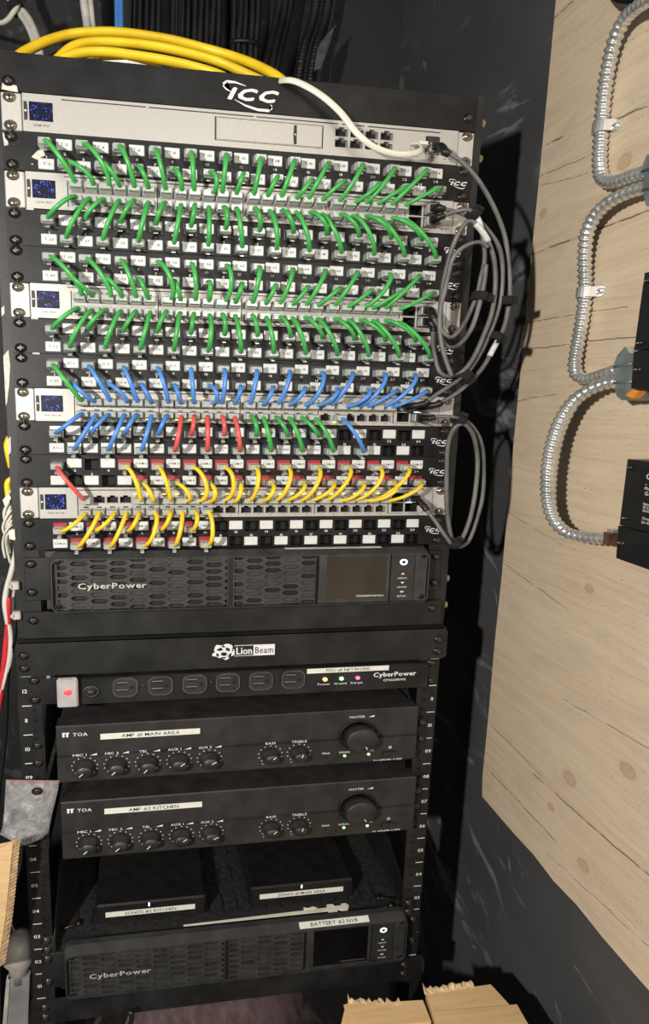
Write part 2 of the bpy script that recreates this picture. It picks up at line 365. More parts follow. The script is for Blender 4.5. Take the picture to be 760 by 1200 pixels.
    def tube(s, pts, r, n=8, mi=0, caps=True, rf=None, flat=None, ref=(0, 0, 1)):
        pts = [Vector(p) for p in pts]; L = len(pts); vs = []; fs = []; up = Vector(ref); prev = None; acc = 0
        for i, p in enumerate(pts):
            t = (pts[min(i+1, L-1)]-pts[max(i-1, 0)])
            t = t.normalized() if t.length > 1e-9 else Vector((1, 0, 0))
            if prev is None:
                u = up-t*up.dot(t)
                if u.length < .1: u = Vector((0, 1, 0))-t*t.y
            else: u = prev-t*prev.dot(t)
            u.normalize(); prev = u; b = t.cross(u)
            if i: acc += (p-pts[i-1]).length
            for q in range(n):
                a = 2*math.pi*q/n; rr = rf(acc, a) if rf else r
                ru, rb = (rr*flat[0], rr*flat[1]) if flat else (rr, rr)
                vs.append(p+u*(ru*math.cos(a))+b*(rb*math.sin(a)))
        for i in range(L-1):
            for q in range(n): fs.append((i*n+q, i*n+(q+1) % n, (i+1)*n+(q+1) % n, (i+1)*n+q))
        s.add(vs, fs, mi, True)
        if caps:
            n0 = len(s.v)-L*n
            for k in (0, L-1): s.f.append(tuple(n0+k*n+q for q in range(n))); s.m.append(mi); s.sm.append(False)
        return s
    def text(s, txt, x, d, h, o, mi=0, align='c', shear=0., wide=1., width=None, rot=0., gap=.09, fn=None):
        vs = []; fs = []; cx = 0
        for ch in txt:
            if ch == ' ': cx += .32; continue
            if ch not in GL: continue
            g = GL[ch]; n = len(vs)
            vs += [(a+cx, b_) for a, b_ in g[0]]; fs += [tuple(i+n for i in q) for q in g[1]]; cx += g[2]+gap
        tot = max(cx-gap, .01); k = h/.70
        kx = k*wide if width is None else width/tot
        ox = {'c': -tot/2, 'l': 0, 'r': -tot}[align]; out = []
        cr, sr = math.cos(rot), math.sin(rot)
        for a, b_ in vs:
            X = (a+ox)*kx+shear*b_*k; D = -(b_*k-h/2)
            X, D = X*cr-D*sr, X*sr+D*cr
            out.append(fn(X, D) if fn else s.fr.P(x+X, o, d+D))
        return s.add(out, fs, mi)
    def build(s, name, mats, parent=None, origin=None, loc=None, mesh_only=False, recalc=True):
        if not isinstance(mats, (list, tuple)): mats = [mats]
        o = Vector(origin) if origin else (parent_origin(parent) if parent else Vector((0, 0, 0)))
        me = bpy.data.meshes.new(name)
        me.from_pydata([(v[0]-o.x, v[1]-o.y, (v[2]-o.z)*SZ) for v in s.v], [], s.f)
        for m_ in mats: me.materials.append(m_)
        if recalc:
            bm = bmesh.new(); bm.from_mesh(me); bmesh.ops.recalc_face_normals(bm, faces=bm.faces); bm.to_mesh(me); bm.free()
        me.polygons.foreach_set('use_smooth', s.sm); me.polygons.foreach_set('material_index', s.m)
        if mesh_only: return me
        ob = put(name, me, parent)
        if not parent: ob.location = (o.x, o.y, o.z*SZ); ORI[ob.name] = o
        elif origin:
            po = parent_origin(parent); ob.location = (o.x-po.x, o.y-po.y, (o.z-po.z)*SZ); ORI[ob.name] = o
        return ob
ORI = {}
def parent_origin(p): return ORI.get(p.name, Vector((0, 0, 0)))
def put(name, me, parent=None, at=None, slots=None):
    ob = bpy.data.objects.new(name, me); C.objects.link(ob)
    if parent:
        ob.parent = parent
        ORI[ob.name] = parent_origin(parent)
    if at is not None:
        po = parent_origin(parent) if parent else Vector((0, 0, 0))
        ob.location = (at[0]-po.x, at[1]-po.y, (at[2]-po.z)*SZ); ORI[ob.name] = Vector(at)
    if slots is not None:
        ob.material_slots[0].link = 'OBJECT'; ob.material_slots[0].material = slots
    return ob
def tag(o, label, cat, group=None, kind=None):
    if label: o['label'] = label
    if cat: o['category'] = cat
    if group: o['group'] = group
    if kind: o['kind'] = kind
    return o
def thing(name, label, cat, at, group=None):
    o = bpy.data.objects.new(name, None); C.objects.link(o); o.empty_display_size = .02
    o.location = (at[0], at[1], at[2]*SZ); ORI[o.name] = Vector(at)
    return tag(o, label, cat, group)
def smooth_path(pts, k=6):
    pts = [Vector(p) for p in pts]; out = []
    for i in range(len(pts)-1):
        p0 = pts[max(i-1, 0)]; p1 = pts[i]; p2 = pts[i+1]; p3 = pts[min(i+2, len(pts)-1)]
        for j in range(k):
            t = j/k
            out.append(.5*((2*p1)+(p2-p0)*t+(2*p0-5*p1+4*p2-p3)*t*t+(3*p1-p0-3*p2+p3)*t**3))
    out.append(pts[-1]); return out
def bez(p0, p1, p2, p3, n=14):
    return [p0*(1-t)**3+p1*(3*t*(1-t)**2)+p2*(3*t*t*(1-t))+p3*t**3 for t in [i/n for i in range(n+1)]]
# ------------------------------------------------------------------ shared small meshes (origin at their own centre)
def shared(fn, mats):
    b = MB(); fn(b); return b.build('shared', mats, mesh_only=True)
def screw_fn(r, h):
    def f(b):
        b.lathe(0, 0, [(r*1.28, 0), (r*1.28, .7), (r, .8), (r*.96, h*.55), (r*.75, h*.9), (r*.35, h), (.01, h)], 14)
        b.box(-r*.62, r*.62, h*.9, h+.25, -r*.13, r*.13, 1); b.box(-r*.13, r*.13, h*.9, h+.25, -r*.62, r*.62, 1)
    return f
ME_SCB = shared(screw_fn(4.8, 2.7), [M_screwb, mat('screw_cross_glint', (.10, .095, .09), .35, .6, .4, 300)]); ME_SCS = shared(screw_fn(4.8, 2.9), [M_screws, mat('screw_cross_dark', (.03, .022, .015), .4, .4, .4, 300)])  # lighter cross on the black screws is a painted glint
ME_SMALL = shared(screw_fn(2.3, 1.2), [M_screwb, M_hole])
def screw(fr, x, d, o, parent, me=ME_SCB, name='screw'):
    s_ = put(name, me, parent, fr.P(x, o, d)); s_.rotation_euler = (0, rnd.uniform(0, 3), 0) if False else (0, 0, 0); return s_
ME_CHIP = shared(lambda b: b.box(-7.6, 7.6, 0, 1.3, -6.4, 6.4, 0, 1.2), [M_chip])
def jack_fn(b):
    W, H, w_, h0, h1 = 7.2, 7.6, 6.0, -2.8, 5.6
    b.box(-W, -w_, -9, -.4, -H, H); b.box(w_, W, -9, -.4, -H, H); b.box(-w_, w_, -9, -.4, -H, h0); b.box(-w_, w_, -9, -.4, h1, H)
    b.box(-w_, w_, -10, -9, h0, h1, 1)
ME_JACK = shared(jack_fn, [M_jackk, M_hole])
def port_fn(b):
    b.box(-6.7, -5.9, -8, .35, -6.2, 6.2); b.box(5.9, 6.7, -8, .35, -6.2, 6.2); b.box(-5.9, 5.9, -8, .35, -6.2, -5.4)
    b.box(-5.9, -2.6, -8, .1, -5.4, -3.4); b.box(2.6, 5.9, -8, .1, -5.4, -3.4); b.box(-5.9, 5.9, -8, .35, 5.4, 6.2)
    b.box(-5.9, 5.9, -8.4, -8, -5.4, 5.4, 1)
    for i in range(8): b.box(-4.2+i*1.2-.25, -4.2+i*1.2+.25, -8, -2.5, 4.7, 5.4, 2)
ME_PORT = shared(port_fn, [M_silver, M_hole, M_copper])
def plug_fn(b):
    # clear modular plug: stepped body, rear mouth and a bent latch tab under it
    b.box(-5.9, 5.9, -7, 12.5, -4.6, 4.4, 0, .9)
    b.prof([(12.5, -4.1), (16.5, -3.2), (16.5, 3), (12.5, 3.9)], -4.9, 4.9)
    b.prof([(1.2, 4.0), (1.2, 5.2), (9.5, 7.6), (14.0, 9.4), (14.0, 8.2), (9.5, 6.5)], -1.9, 1.9)
ME_PLUG = shared(plug_fn, [M_plug])
for v_ in ME_PLUG.vertices: v_.co.x *= 1.07; v_.co.z *= 1.08
def plug_up_fn(b):
    b.box(-5.9, 5.9, -7, 12.5, -4.6, 4.4, 0, .9)
    b.prof([(12.5, -4.1), (16.5, -3.2), (16.5, 3), (12.5, 3.9)], -4.9, 4.9)
    b.prof([(1.2, -4.0), (1.2, -5.2), (8.5, -6.0), (11.0, -6.4), (11.0, -5.6), (8.5, -5.2)], -1.9, 1.9)
ME_PLUGU = shared(plug_up_fn, [M_plug])
for v_ in ME_PLUGU.vertices: v_.co.x *= 1.07; v_.co.z *= 1.08
# ------------------------------------------------------------------ the room
kd = dict(kind='structure')
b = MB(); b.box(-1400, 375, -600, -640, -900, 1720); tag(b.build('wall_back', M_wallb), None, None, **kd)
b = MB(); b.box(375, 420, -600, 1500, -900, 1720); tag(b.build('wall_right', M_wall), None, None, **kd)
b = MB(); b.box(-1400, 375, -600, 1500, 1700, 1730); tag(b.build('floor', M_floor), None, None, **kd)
FLOOR = 1.70
for d, nm in ((420, 'trim_1'), (930, 'trim_2'), (1010, 'trim_3')):    # shallow battens of the panelled back wall
    b = MB(); b.box(-1400, 374, -593.5, -600, d, d+5); tag(b.build(nm, M_wallb), None, None, **kd)
# plywood board on the right wall
def yz(p): return (p[1], p[2])
pb = [atX(565, 905, PX), atX(565, 932, PX), atX(760, 1165, PX)]
py0 = .073; pz0 = -1.115; pz_top = .60
def knot(x, y, r): p = atX(x, y, PX); return (p.y-0, p.z*SZ, r*.62)
def crack(x0, y0, x1, y1, w_): a = atX(x0, y0, PX); c = atX(x1, y1, PX); return (a.y, a.z*SZ, c.y, c.z*SZ, w_)
M_wood = wood_mat([knot(667, 912, .016), knot(735, 903, .016), knot(645, 946, .009), knot(683, 1014, .014), knot(731, 190, .015), knot(690, 690, .010), knot(636, 250, .011)],
    [crack(619, 300, 760, 246, .0022), crack(646, 23, 672, 0, .0016), crack(700, 148, 765, 122, .0022), crack(640, 170, 660, 160, .0022),
     crack(612, 379, 735, 359, .0011), crack(607, 411, 745, 394, .0013), crack(632, 207, 700, 178, .0009), crack(625, 220, 690, 203, .0008),
     crack(603, 470, 650, 462, .0010), crack(594, 600, 660, 640, .0008), crack(590, 660, 665, 715, .0010), crack(575, 850, 640, 915, .0010),
     crack(623, 905, 700, 975, .0018), crack(700, 975, 765, 1030, .0020), crack(575, 905, 650, 985, .0013), crack(640, 1000, 760, 1110, .0010), crack(660, 820, 765, 880, .0010)])
b = MB(); yl = .068
edge = [(-1.9, pz0-.055)]
for i in range(26):                                         # ragged lower edge, then the straight far edge
    t = i/25; edge.append((-1.0+t*(yl-.004+1.0), pz0-.02*(1-t)*1.4+rnd.uniform(-.0025, .0025)))
edge += [(yl, pz0+.035)]
for i in range(1, 14): edge.append((yl+rnd.uniform(-.0015, .0015), pz0+.035+i*(pz_top-pz0-.035)/13))
edge += [(-1.9, pz_top)]
b.extrude([(PX, y_, z_) for y_, z_ in edge], (WX-PX-.001, 0, 0))
tag(b.build('plywood_board', M_wood), 'pale pine plywood board fixed flat on the black right wall', 'board')
# ------------------------------------------------------------------ upper rack frame
FR = UPF
rack = thing('wall_rack', 'black steel upper rack frame that carries the silver switches and patch panels', 'rack', FR.P(241, 0, 752))
for sx, x0, x1 in ((-1, -9, 17), (1, 465.6, 491.6)):
    b = MB(FR); b.box(x0, x1, -4, -2.2, -2, 752); xs = x0 if sx < 0 else x1-2.2
    b.box(xs, xs+2.2, -45, -4, -2, 752)
    b.build('post', M_rack, rack)
    for q in (4, 700): b = MB(FR); b.box(xs, xs+2.2, -420, -45, q, q+40); b.build('side_rail', M_rack, rack)
    b = MB(FR); b.box(xs-10 if sx > 0 else xs, xs+2 if sx > 0 else xs+12, -432, -420, -2, 752); b.build('rear_post', M_rack, rack)
for q in (4, 700): b = MB(FR); b.box(-6, 488, -432, -428, q, q+40); b.build('rear_brace', M_rack, rack)
for px_, py_ in ((565, 146), (561, 187), (526, 677), (523, 708)):
    p = atY(px_, py_, .012); d = -p.z*1000; b = MB(FR); x0 = 491.6
    hexa = [(math.cos(math.pi/3*i)*5.6, math.sin(math.pi/3*i)*5.6) for i in range(6)]
    vs = [(x0/1000-.2413+t/1000, .012+a/1000, -d/1000+c/1000) for t in (0, 6) for a, c in hexa]
    b.add(vs, [tuple(range(6)), tuple(range(11, 5, -1))]+[(i, (i+1) % 6, 6+(i+1) % 6, 6+i) for i in range(6)])
    b.build('side_bolt', M_bolt, rack)
for poly in ([(-9.3, 360), (-4, 352), (-3, 372), (-5, 398), (-8, 420), (-9.3, 425)], [(-9.4, 470), (-6, 465), (-6.5, 486), (-9, 490)], [(-9, 300), (-6, 296), (-6, 306), (-9, 310)]):
    b = MB(FR); b.plate(poly, -2.2, -1.6); b.build('paint_chip', M_chipw, rack)
# --- swooping emblem with slanted letters
def emblem(fr, cx, cd_, wid, o, parent):
    b = MB(fr); k = wid/100.
    for ox_, oy_ in ((0, 0), (2.2, 0), (-1.6, .6), (.6, -1.6), (1, 1.6)): b.text('ICC', cx+(2+ox_)*k, cd_+(oy_-1)*k, 25*k, o+.25+.01*ox_, 0, 'c', .42, width=88*k, gap=.2)
    def arc(pts):
        top = [(x, y-t) for x, y, t in pts]; bot = [(x, y+t) for x, y, t in reversed(pts)]
        b.plate([(cx+x*k, cd_+y*k) for x, y in top+bot], o, o+.22)
    arc([(-8, -20, .6), (-28, -26, 2.2), (-45, -26, 3.2), (-53, -19, 3.2), (-47, -10, 2.2), (-36, -4, .5)])
    arc([(-30, 12, .5), (-8, 24, 2.2), (16, 31, 3.0), (38, 31, 3.2), (45, 23, 2.6), (40, 16, .5)])
    return b.build('emblem', M_print, parent)
def two_screws(fr, x, d0, o, parent, me, us=UU, ds=(.143, .857)):
    for t in ds: screw(fr, x, d0+t*us, o, parent, me)
# blank top panel
t = thing('blanking_plate', 'black blank panel with large white emblem at the very top of the upper rack', 'panel', FR.P(241, 0, 44))
b = MB(FR); b.box(0, 482.6, -2, 1.2, .4, 44.1, 0, .6); b.build('plate', M_panel, t)
emblem(FR, 240, 24.5, 52, 1.25, t)
screw(FR, 8.7, 33, 1.2, t); screw(FR, 473.9, 28, 1.2, t)
b = MB(FR); b.plate([(3, 36), (7, 35), (16, 38), (17, 45), (9, 44), (2, 43)], 1.2, 1.6); b.build('paint_chip', M_chipw, t)
# lower blank panel with a bent lip
t = thing('blanking_plate', 'black blank panel with dusty bottom lip at the foot of the upper rack', 'panel', FR.P(241, 0, 752))
b = MB(FR); b.prof([(-2, 712), (1.5, 712.5), (1.5, 738), (4, 742), (4, 750), (-2, 751)], -2, 486); b.build('plate', M_rack, t)
screw(FR, 8.7, 724.5, 1.5, t); screw(FR, 473.9, 724.5, 1.5, t)
# ------------------------------------------------------------------ switches and gateway
def port_x(c): return 69.06+13.95*(c-1)+3.62*((c-1)//6)
PUP, PLO = .385*UU, .735*UU
def plate_holes(b, x0, x1, d0, d1, o, holes, mi=0):
    xs = sorted({x0, x1}|{v for h in holes for v in h[:2]}); ds = sorted({d0, d1}|{v for h in holes for v in h[2:]})
    for i in range(len(xs)-1):
        j = 0
        while j < len(ds)-1:
            cx, cd2 = (xs[i]+xs[i+1])/2, (ds[j]+ds[j+1])/2
            if not any(h[0] < cx < h[1] and h[2] < cd2 < h[3] for h in holes):
                b.add([b.fr.P(xs[i], o, ds[j]), b.fr.P(xs[i+1], o, ds[j]), b.fr.P(xs[i+1], o, ds[j+1]), b.fr.P(xs[i], o, ds[j+1])], [(0, 1, 2, 3)], mi)
            j += 1
    for h in holes:
        P = b.fr.P; z = o-12
        for (a, c) in (((h[0], h[2]), (h[1], h[2])), ((h[1], h[2]), (h[1], h[3])), ((h[1], h[3]), (h[0], h[3])), ((h[0], h[3]), (h[0], h[2]))):
            b.add([P(a[0], o, a[1]), P(c[0], o, c[1]), P(c[0], z, c[1]), P(a[0], z, a[1])], [(0, 1, 2, 3)], mi)
def switch_base(u, name, label, cat, model, holes):
    d0 = u*UU; t = thing(name, label, cat, FR.P(241, 0, d0+44))
    b = MB(FR); b.box(20.5, 463.5, -260, -12, d0+.8, d0+43.6); b.build('case', M_silver, t)
    b = MB(FR); plate_holes(b, 20.5, 463.5, d0+.8, d0+43.6, 2.2, [(h[0], h[1], d0+h[2], d0+h[3]) for h in holes])
    for q in ((20.5, 463.5, d0+.8, d0+.8), (20.5, 463.5, d0+43.6, d0+43.6)):
        b.add([FR.P(q[0], 2.2, q[2]), FR.P(q[1], 2.2, q[2]), FR.P(q[1], -12, q[2]), FR.P(q[0], -12, q[2])], [(0, 1, 2, 3)])
    for x in (20.5, 463.5): b.add([FR.P(x, 2.2, d0+.8), FR.P(x, -12, d0+.8), FR.P(x, -12, d0+43.6), FR.P(x, 2.2, d0+43.6)], [(0, 1, 2, 3)])
    b.build('faceplate', M_silver, t, recalc=False)
    for x0, x1, xc in ((.6, 19.6, 8.7), (464.4, 482.2, 473.9)):
        b = MB(FR); b.box(x0, x1, -2, 1.0, d0+.9, d0+43.5, 0, 1.0); e = b.build('rack_ear', M_ear, t)
        for k in (.143, .857): screw(FR, xc, d0+k*UU, 1.0, e, ME_SCS)
    b = MB(FR); c = (37.5, 20.6)
    b.box(26.5, 48.5, 2.2, 2.9, d0+9.8, d0+31.2, 0, .6); b.build('touch_display', M_disp, t, origin=FR.P(37.5, 2.9, d0+20.5))
    b = MB(FR); b.plate([(21.6, d0+10), (24.6, d0+10), (25, d0+15), (25, d0+26), (24.6, d0+31), (21.6, d0+31)], 2.2, 2.45); b.lathe(23.3, d0+20.5, [(1.3, 2.4), (1.3, 2.7), (.01, 2.75)], 10, 1)
    b.build('side_latch', [M_slot, M_print], t)
    b = MB(FR); b.text(model, 37.5, d0+36, 2.3, 2.3, width=11+.6*len(model)); b.build('model_text', M_ink, t)
    return t, d0
def switch48(u, label, model):
    holes = [(port_x(c)-6.7, port_x(c)+6.7, d-6.2, d+6.2) for c in range(1, 25) for d in (PUP, PLO)]
    sf = [(413.8, 428.0, 9.2, 22.6), (430.2, 445.0, 9.2, 22.6), (413.8, 428.0, 24.4, 37.8), (430.2, 445.0, 24.4, 37.8)]
    t, d0 = switch_base(u, 'network_switch', label, 'switch', model, holes+sf)
    for c in range(1, 25):
        for d in (PUP, PLO): put('port', ME_PORT, t, FR.P(port_x(c), 2.2, d0+d))
    for x0, x1, a, c in sf:
        b = MB(FR); b.box(x0, x0+.8, -11, 2.6, d0+a, d0+c); b.box(x1-.8, x1, -11, 2.6, d0+a, d0+c); b.box(x0, x1, -11, 2.6, d0+a, d0+a+.8); b.box(x0, x1, -11, 2.6, d0+c-.8, d0+c)
        b.box(x0, x1, -12, -11, d0+a, d0+c, 1); b.build('cage', [M_slot, M_hole], t)
    for x0, x1 in ((57, 248), (252, 400), (404, 448)): b = MB(FR); b.box(x0, x1, 2.2, 2.35, d0+3.6, d0+4.8); b.build('vent_slot', M_slot, t)
    for x in [port_x(g*6+1)-8.8 for g in range(4)]+[port_x(24)+8.8]:
        b = MB(FR); b.box(x-.45, x+.45, 2.2, 2.6, d0+8.6, d0+39.4); b.build('port_divider', M_slot, t)
    b = MB(FR)
    for c in range(1, 25):
        b.text(str(2*c-1), port_x(c), d0+7.2, 1.6, 2.3); b.text(str(2*c), port_x(c), d0+40.6, 1.6, 2.3)
    b.box(408, 428, 2.2, 2.32, d0+39.6, d0+40.1); b.text('SFP', 437, d0+40.5, 1.6, 2.3)
    b.lathe(452, d0+38.5, [(.9, 2.2), (.9, 2.4)], 8); b.text('RST', 457, d0+38.5, 1.5, 2.3)
    tag(b.build('port_numbers', M_ink, t), None, None, None, 'stuff')
    return t
holes = [(336+16.2*i-7.6, 336+16.2*i+7.6, d-6.5, d+6.5) for i in range(4) for d in (14.2, 27.4)]
gw_sf = [(427.5, 443, 10.6, 20.4), (427.5, 443, 23, 33.2)]
t, d0 = switch_base(1, 'network_gateway', 'topmost silver unit with drive bay door and eight ports', 'gateway', 'UDM PRO', holes+gw_sf+[(411, 425, 21.5, 33.9)])
for h in holes: put('port', ME_PORT, t, FR.P((h[0]+h[1])/2, 2.2, d0+(h[2]+h[3])/2)).scale = (1.14, 1, 1.05)
put('port', ME_PORT, t, FR.P(418, 2.2, d0+27.7))
for x0, x1, a, c in gw_sf:
    b = MB(FR); b.box(x0, x1, -12, -11, d0+a, d0+c, 1); b.box(x0, x0+.8, -11, 2.6, d0+a, d0+c); b.box(x1-.8, x1, -11, 2.6, d0+a, d0+c); b.box(x0, x1, -11, 2.6, d0+a, d0+a+.8); b.box(x0, x1, -11, 2.6, d0+c-.8, d0+c)
    b.build('cage', [M_slot, M_hole], t)
b = MB(FR); b.box(428.6, 442, -8, 4.6, d0+10.8, d0+20.2, 0, .8); b.text('V', 435.3, d0+15.5, 3, 4.7, 1); b.build('dust_plug', [mat('dust_plug', (.018, .019, .024), .4, 0, .3, 90), M_slot], t)
b = MB(FR); b.box(206.6, 315.4, 2.2, 3.0, d0+10, d0+35.4, 0, .5); dr = b.build('drive_door', M_silver, t)
b = MB(FR); b.box(205, 206.4, 2.2, 2.45, d0+9, d0+36); b.box(205, 316, 2.2, 2.45, d0+36, d0+36.5); b.box(205, 316, 2.2, 2.45, d0+8.8, d0+9.3); b.box(315.6, 316.6, 2.2, 2.45, d0+9, d0+36.4)
b.plate([(285.8, d0+11.5), (288.6, d0+11), (288.9, d0+34), (286.0, d0+34.5), (285.2, d0+23)], 3.0, 3.2); b.build('door_gap', M_slot, dr)
b = MB(FR); b.lathe(287.2, d0+22.6, [(1.3, 3.1), (1.3, 3.5), (.01, 3.6)], 10); b.build('door_latch', M_ear, dr)
for x0, x1 in ((57, 137), (140, 244), (247, 332), (336, 360), (364, 443)): b = MB(FR); b.box(x0, x1, 2.2, 2.35, d0+4.3, d0+5.6); b.build('vent_slot', M_slot, t)
b = MB(FR); b.box(428, 442, 2.2, 2.32, d0+36, d0+36.5); b.text('WAN', 418, d0+37, 1.6, 2.3); b.lathe(450, d0+37, [(.9, 2.2), (.9, 2.4)], 8); b.text('RST', 456, d0+37, 1.6, 2.3)
for i in range(4):
    for k, dd in ((0, 36), ): b.text(str(i*2+1), 336+16.2*i, d0+dd, 1.4, 2.3)
tag(b.build('port_numbers', M_ink, t), None, None, None, 'stuff')
SW = {3: ('first silver 48-port switch below the gateway, all green cords', 'USW PRO'), 6: ('second 48-port switch, between T-49 panel above and T-73 panel below', 'USW PRO'),
      9: ('third silver 48-port switch, with blue, red and green cords', 'USW PRO 48'), 12: ('lowest silver 48-port switch, with yellow cords', 'USW PRO 48')}
M_link = mat('link_light', (.9, .75, .2), .4, emit=((1, .78, .15), 1.6))
def link_lights(t, u, ups_, los):
    for c, d, up in [(c, PUP-7.1, 1) for c in ups_]+[(c, PLO+7.0, 0) for c in los]:
        b = MB(FR); b.box(port_x(c)-5.6, port_x(c)-2, 2.2, 2.9, u*UU+d-.7, u*UU+d+.7); b.build('link_light', M_link, t)
for u, (lb, md) in SW.items():
    t = switch48(u, lb, md)
    if u == 9: link_lights(t, u, (9, 10, 12), (6, 8, 9, 10, 20))
    if u == 12: link_lights(t, u, range(5, 25), range(1, 11))
    if u in (9, 12):
        b = MB(FR); b.box(431, 444, 2.2, 2.7, u*UU+23, u*UU+24.2); b.build('link_light', M_ledw, t)
# ------------------------------------------------------------------ patch panels
CH0, CHP = 41.0, 17.43
def jx(j): return CH0+CHP*(j-1)
def jd(j): return (.30 if j % 2 else .80)*UU
def chip_d(j): return (.79 if j % 2 else .255)*UU
ORD = {2: 'topmost', 4: 'second', 5: 'third', 7: 'fourth', 8: 'fifth', 10: 'sixth', 11: 'seventh', 13: 'lowest'}
def panel_text(u, j):
    if u == 2: return f'T-{j}'
    if u == 4: return f'T-{24+j}'
    if u == 5: return f'T-{48+j}'
    if u == 7: return f'T-{72+j}'
    if u == 8: return 'T-97' if j == 1 else f'D-{j-1}'
    if u == 10: return {1: 'AV-1', 3: 'V-2', 4: 'V-4', 5: 'V-5', 6: 'HDMI/MN #1', 7: 'OFFICE/#1', 10: 'TEMP/BOOTH', 11: 'FAX LINE/#2', 13: 'T-95', 14: 'T-98', 15: 'T-100', 16: 'T-97', 17: 'T-102', 18: 'T-99', 20: 'OFFICE'}.get(j, '')
    if u == 11: return f'CAM-{j-5}' if j > 5 else ''
    return f'CAM-{19+j}' if j <= 10 else ''
def jack_mat(u, j):
    if u == 11: return M_jackr if j >= 5 else M_jackk
    if u == 13: return M_jackr if j <= 10 else M_jackk
    if u == 10: return M_jackw if j <= 6 else (M_jackb if 13 <= j <= 18 else M_jackk)
    return M_jackk
def has_cord(u, j):
    if u == 11: return j == 1 or j >= 5
    if u == 13: return j <= 10
    if u == 10: return j <= 18 or j == 20
    return True
def empty_hole(u, j): return not has_cord(u, j)
LAB = {2: 'topmost black patch panel labelled T-1 to T-24', 4: 'black patch panel labelled T-25 to T-48', 5: 'black patch panel labelled T-49 to T-72', 7: 'black patch panel labelled T-73 to T-96',
       8: 'black patch panel labelled D-1 to D-23 with blue cords', 10: 'black patch panel with blue, red and green cords and white or navy jacks', 11: 'black patch panel with red jacks labelled CAM-1 to CAM-19',
       13: 'lowest black patch panel, its right half empty with blank white chips'}
for u in (2, 4, 5, 7, 8, 10, 11, 13):
    d0 = u*UU; t = thing('patch_bay', LAB[u], 'patch panel', FR.P(241, 0, d0+44), 'black 24 jack patch panels')
    b = MB(FR); plate_holes(b, .4, 482.2, d0+.3, d0+44.1, 1.0, [(jx(j)-7.2, jx(j)+7.2, d0+jd(j)-7.6, d0+jd(j)+7.6) for j in range(1, 25)])
    for x in (.4, 482.2): b.add([FR.P(x, 1, d0+.3), FR.P(x, -8, d0+.3), FR.P(x, -8, d0+44.1), FR.P(x, 1, d0+44.1)], [(0, 1, 2, 3)])
    for d in (d0+.3, d0+44.1): b.add([FR.P(.4, 1, d), FR.P(482.2, 1, d), FR.P(482.2, -8, d), FR.P(.4, -8, d)], [(0, 1, 2, 3)])
    b.build('plate', M_panel, t, recalc=False)
    b = MB(FR); b.box(.4, 482.2, -32, -12, d0+.6, d0+43.8); b.build('rear_tray', M_hole, t)
    tx = MB(FR); nx = MB(FR)
    for j in range(1, 25):
        if has_cord(u, j):
            jm = jack_mat(u, j); tag(put('jack', ME_JACK, t, FR.P(jx(j), 1.0, d0+jd(j)), jm), {'jack_red': 'red jack', 'jack_navy': 'navy blue jack', 'jack_white': 'white jack'}.get(jm.name), None)
        put('label_chip', ME_CHIP, t, FR.P(jx(j)-.4, 1.0, d0+chip_d(j)))
        s_ = panel_text(u, j)
        if s_:
            rows = s_.split('/')
            for q, r_ in enumerate(rows):
                h = 3.1 if len(rows) == 1 else 2.0
                tx.text(r_, jx(j)-.4, d0+chip_d(j)+(q-(len(rows)-1)/2)*3.4, h, 2.38, width=min(11.6, 2.15*len(r_)+.4))
        nx.text(str(j), jx(j), d0+(.60 if j % 2 else .485)*UU, 3.2, 1.06, wide=1.15)
    if tx.v: tag(tx.build('chip_text', M_ink, t), None, None, None, 'stuff')
    tag(nx.build('jack_numbers', M_print, t), None, None, None, 'stuff')
    emblem(FR, 467, d0+22, 19, 1.05, t)
    two_screws(FR, 8.7, d0, 1.0, t, ME_SCB); two_screws(FR, 473.9, d0, 1.0, t, ME_SCB)
    if u == 2:
        for poly in ([(27, d0+28), (33, d0+20), (38, d0+19), (40, d0+25), (34, d0+29), (32, d0+31)], [(26, d0+36), (28, d0+35.4), (28, d0+37.4)], [(1, d0+2), (5, d0+8), (6, d0+16), (2, d0+18)]):
            b = MB(FR); b.plate(poly, 1.0, 1.5); b.build('paint_chip', M_chipw, t)
    if u in (4, 7, 8):
        b = MB(FR); b.box(20, 27, 1, 1.5, d0-.8, d0+1.2); b.build('paint_chip', M_chipw, t)
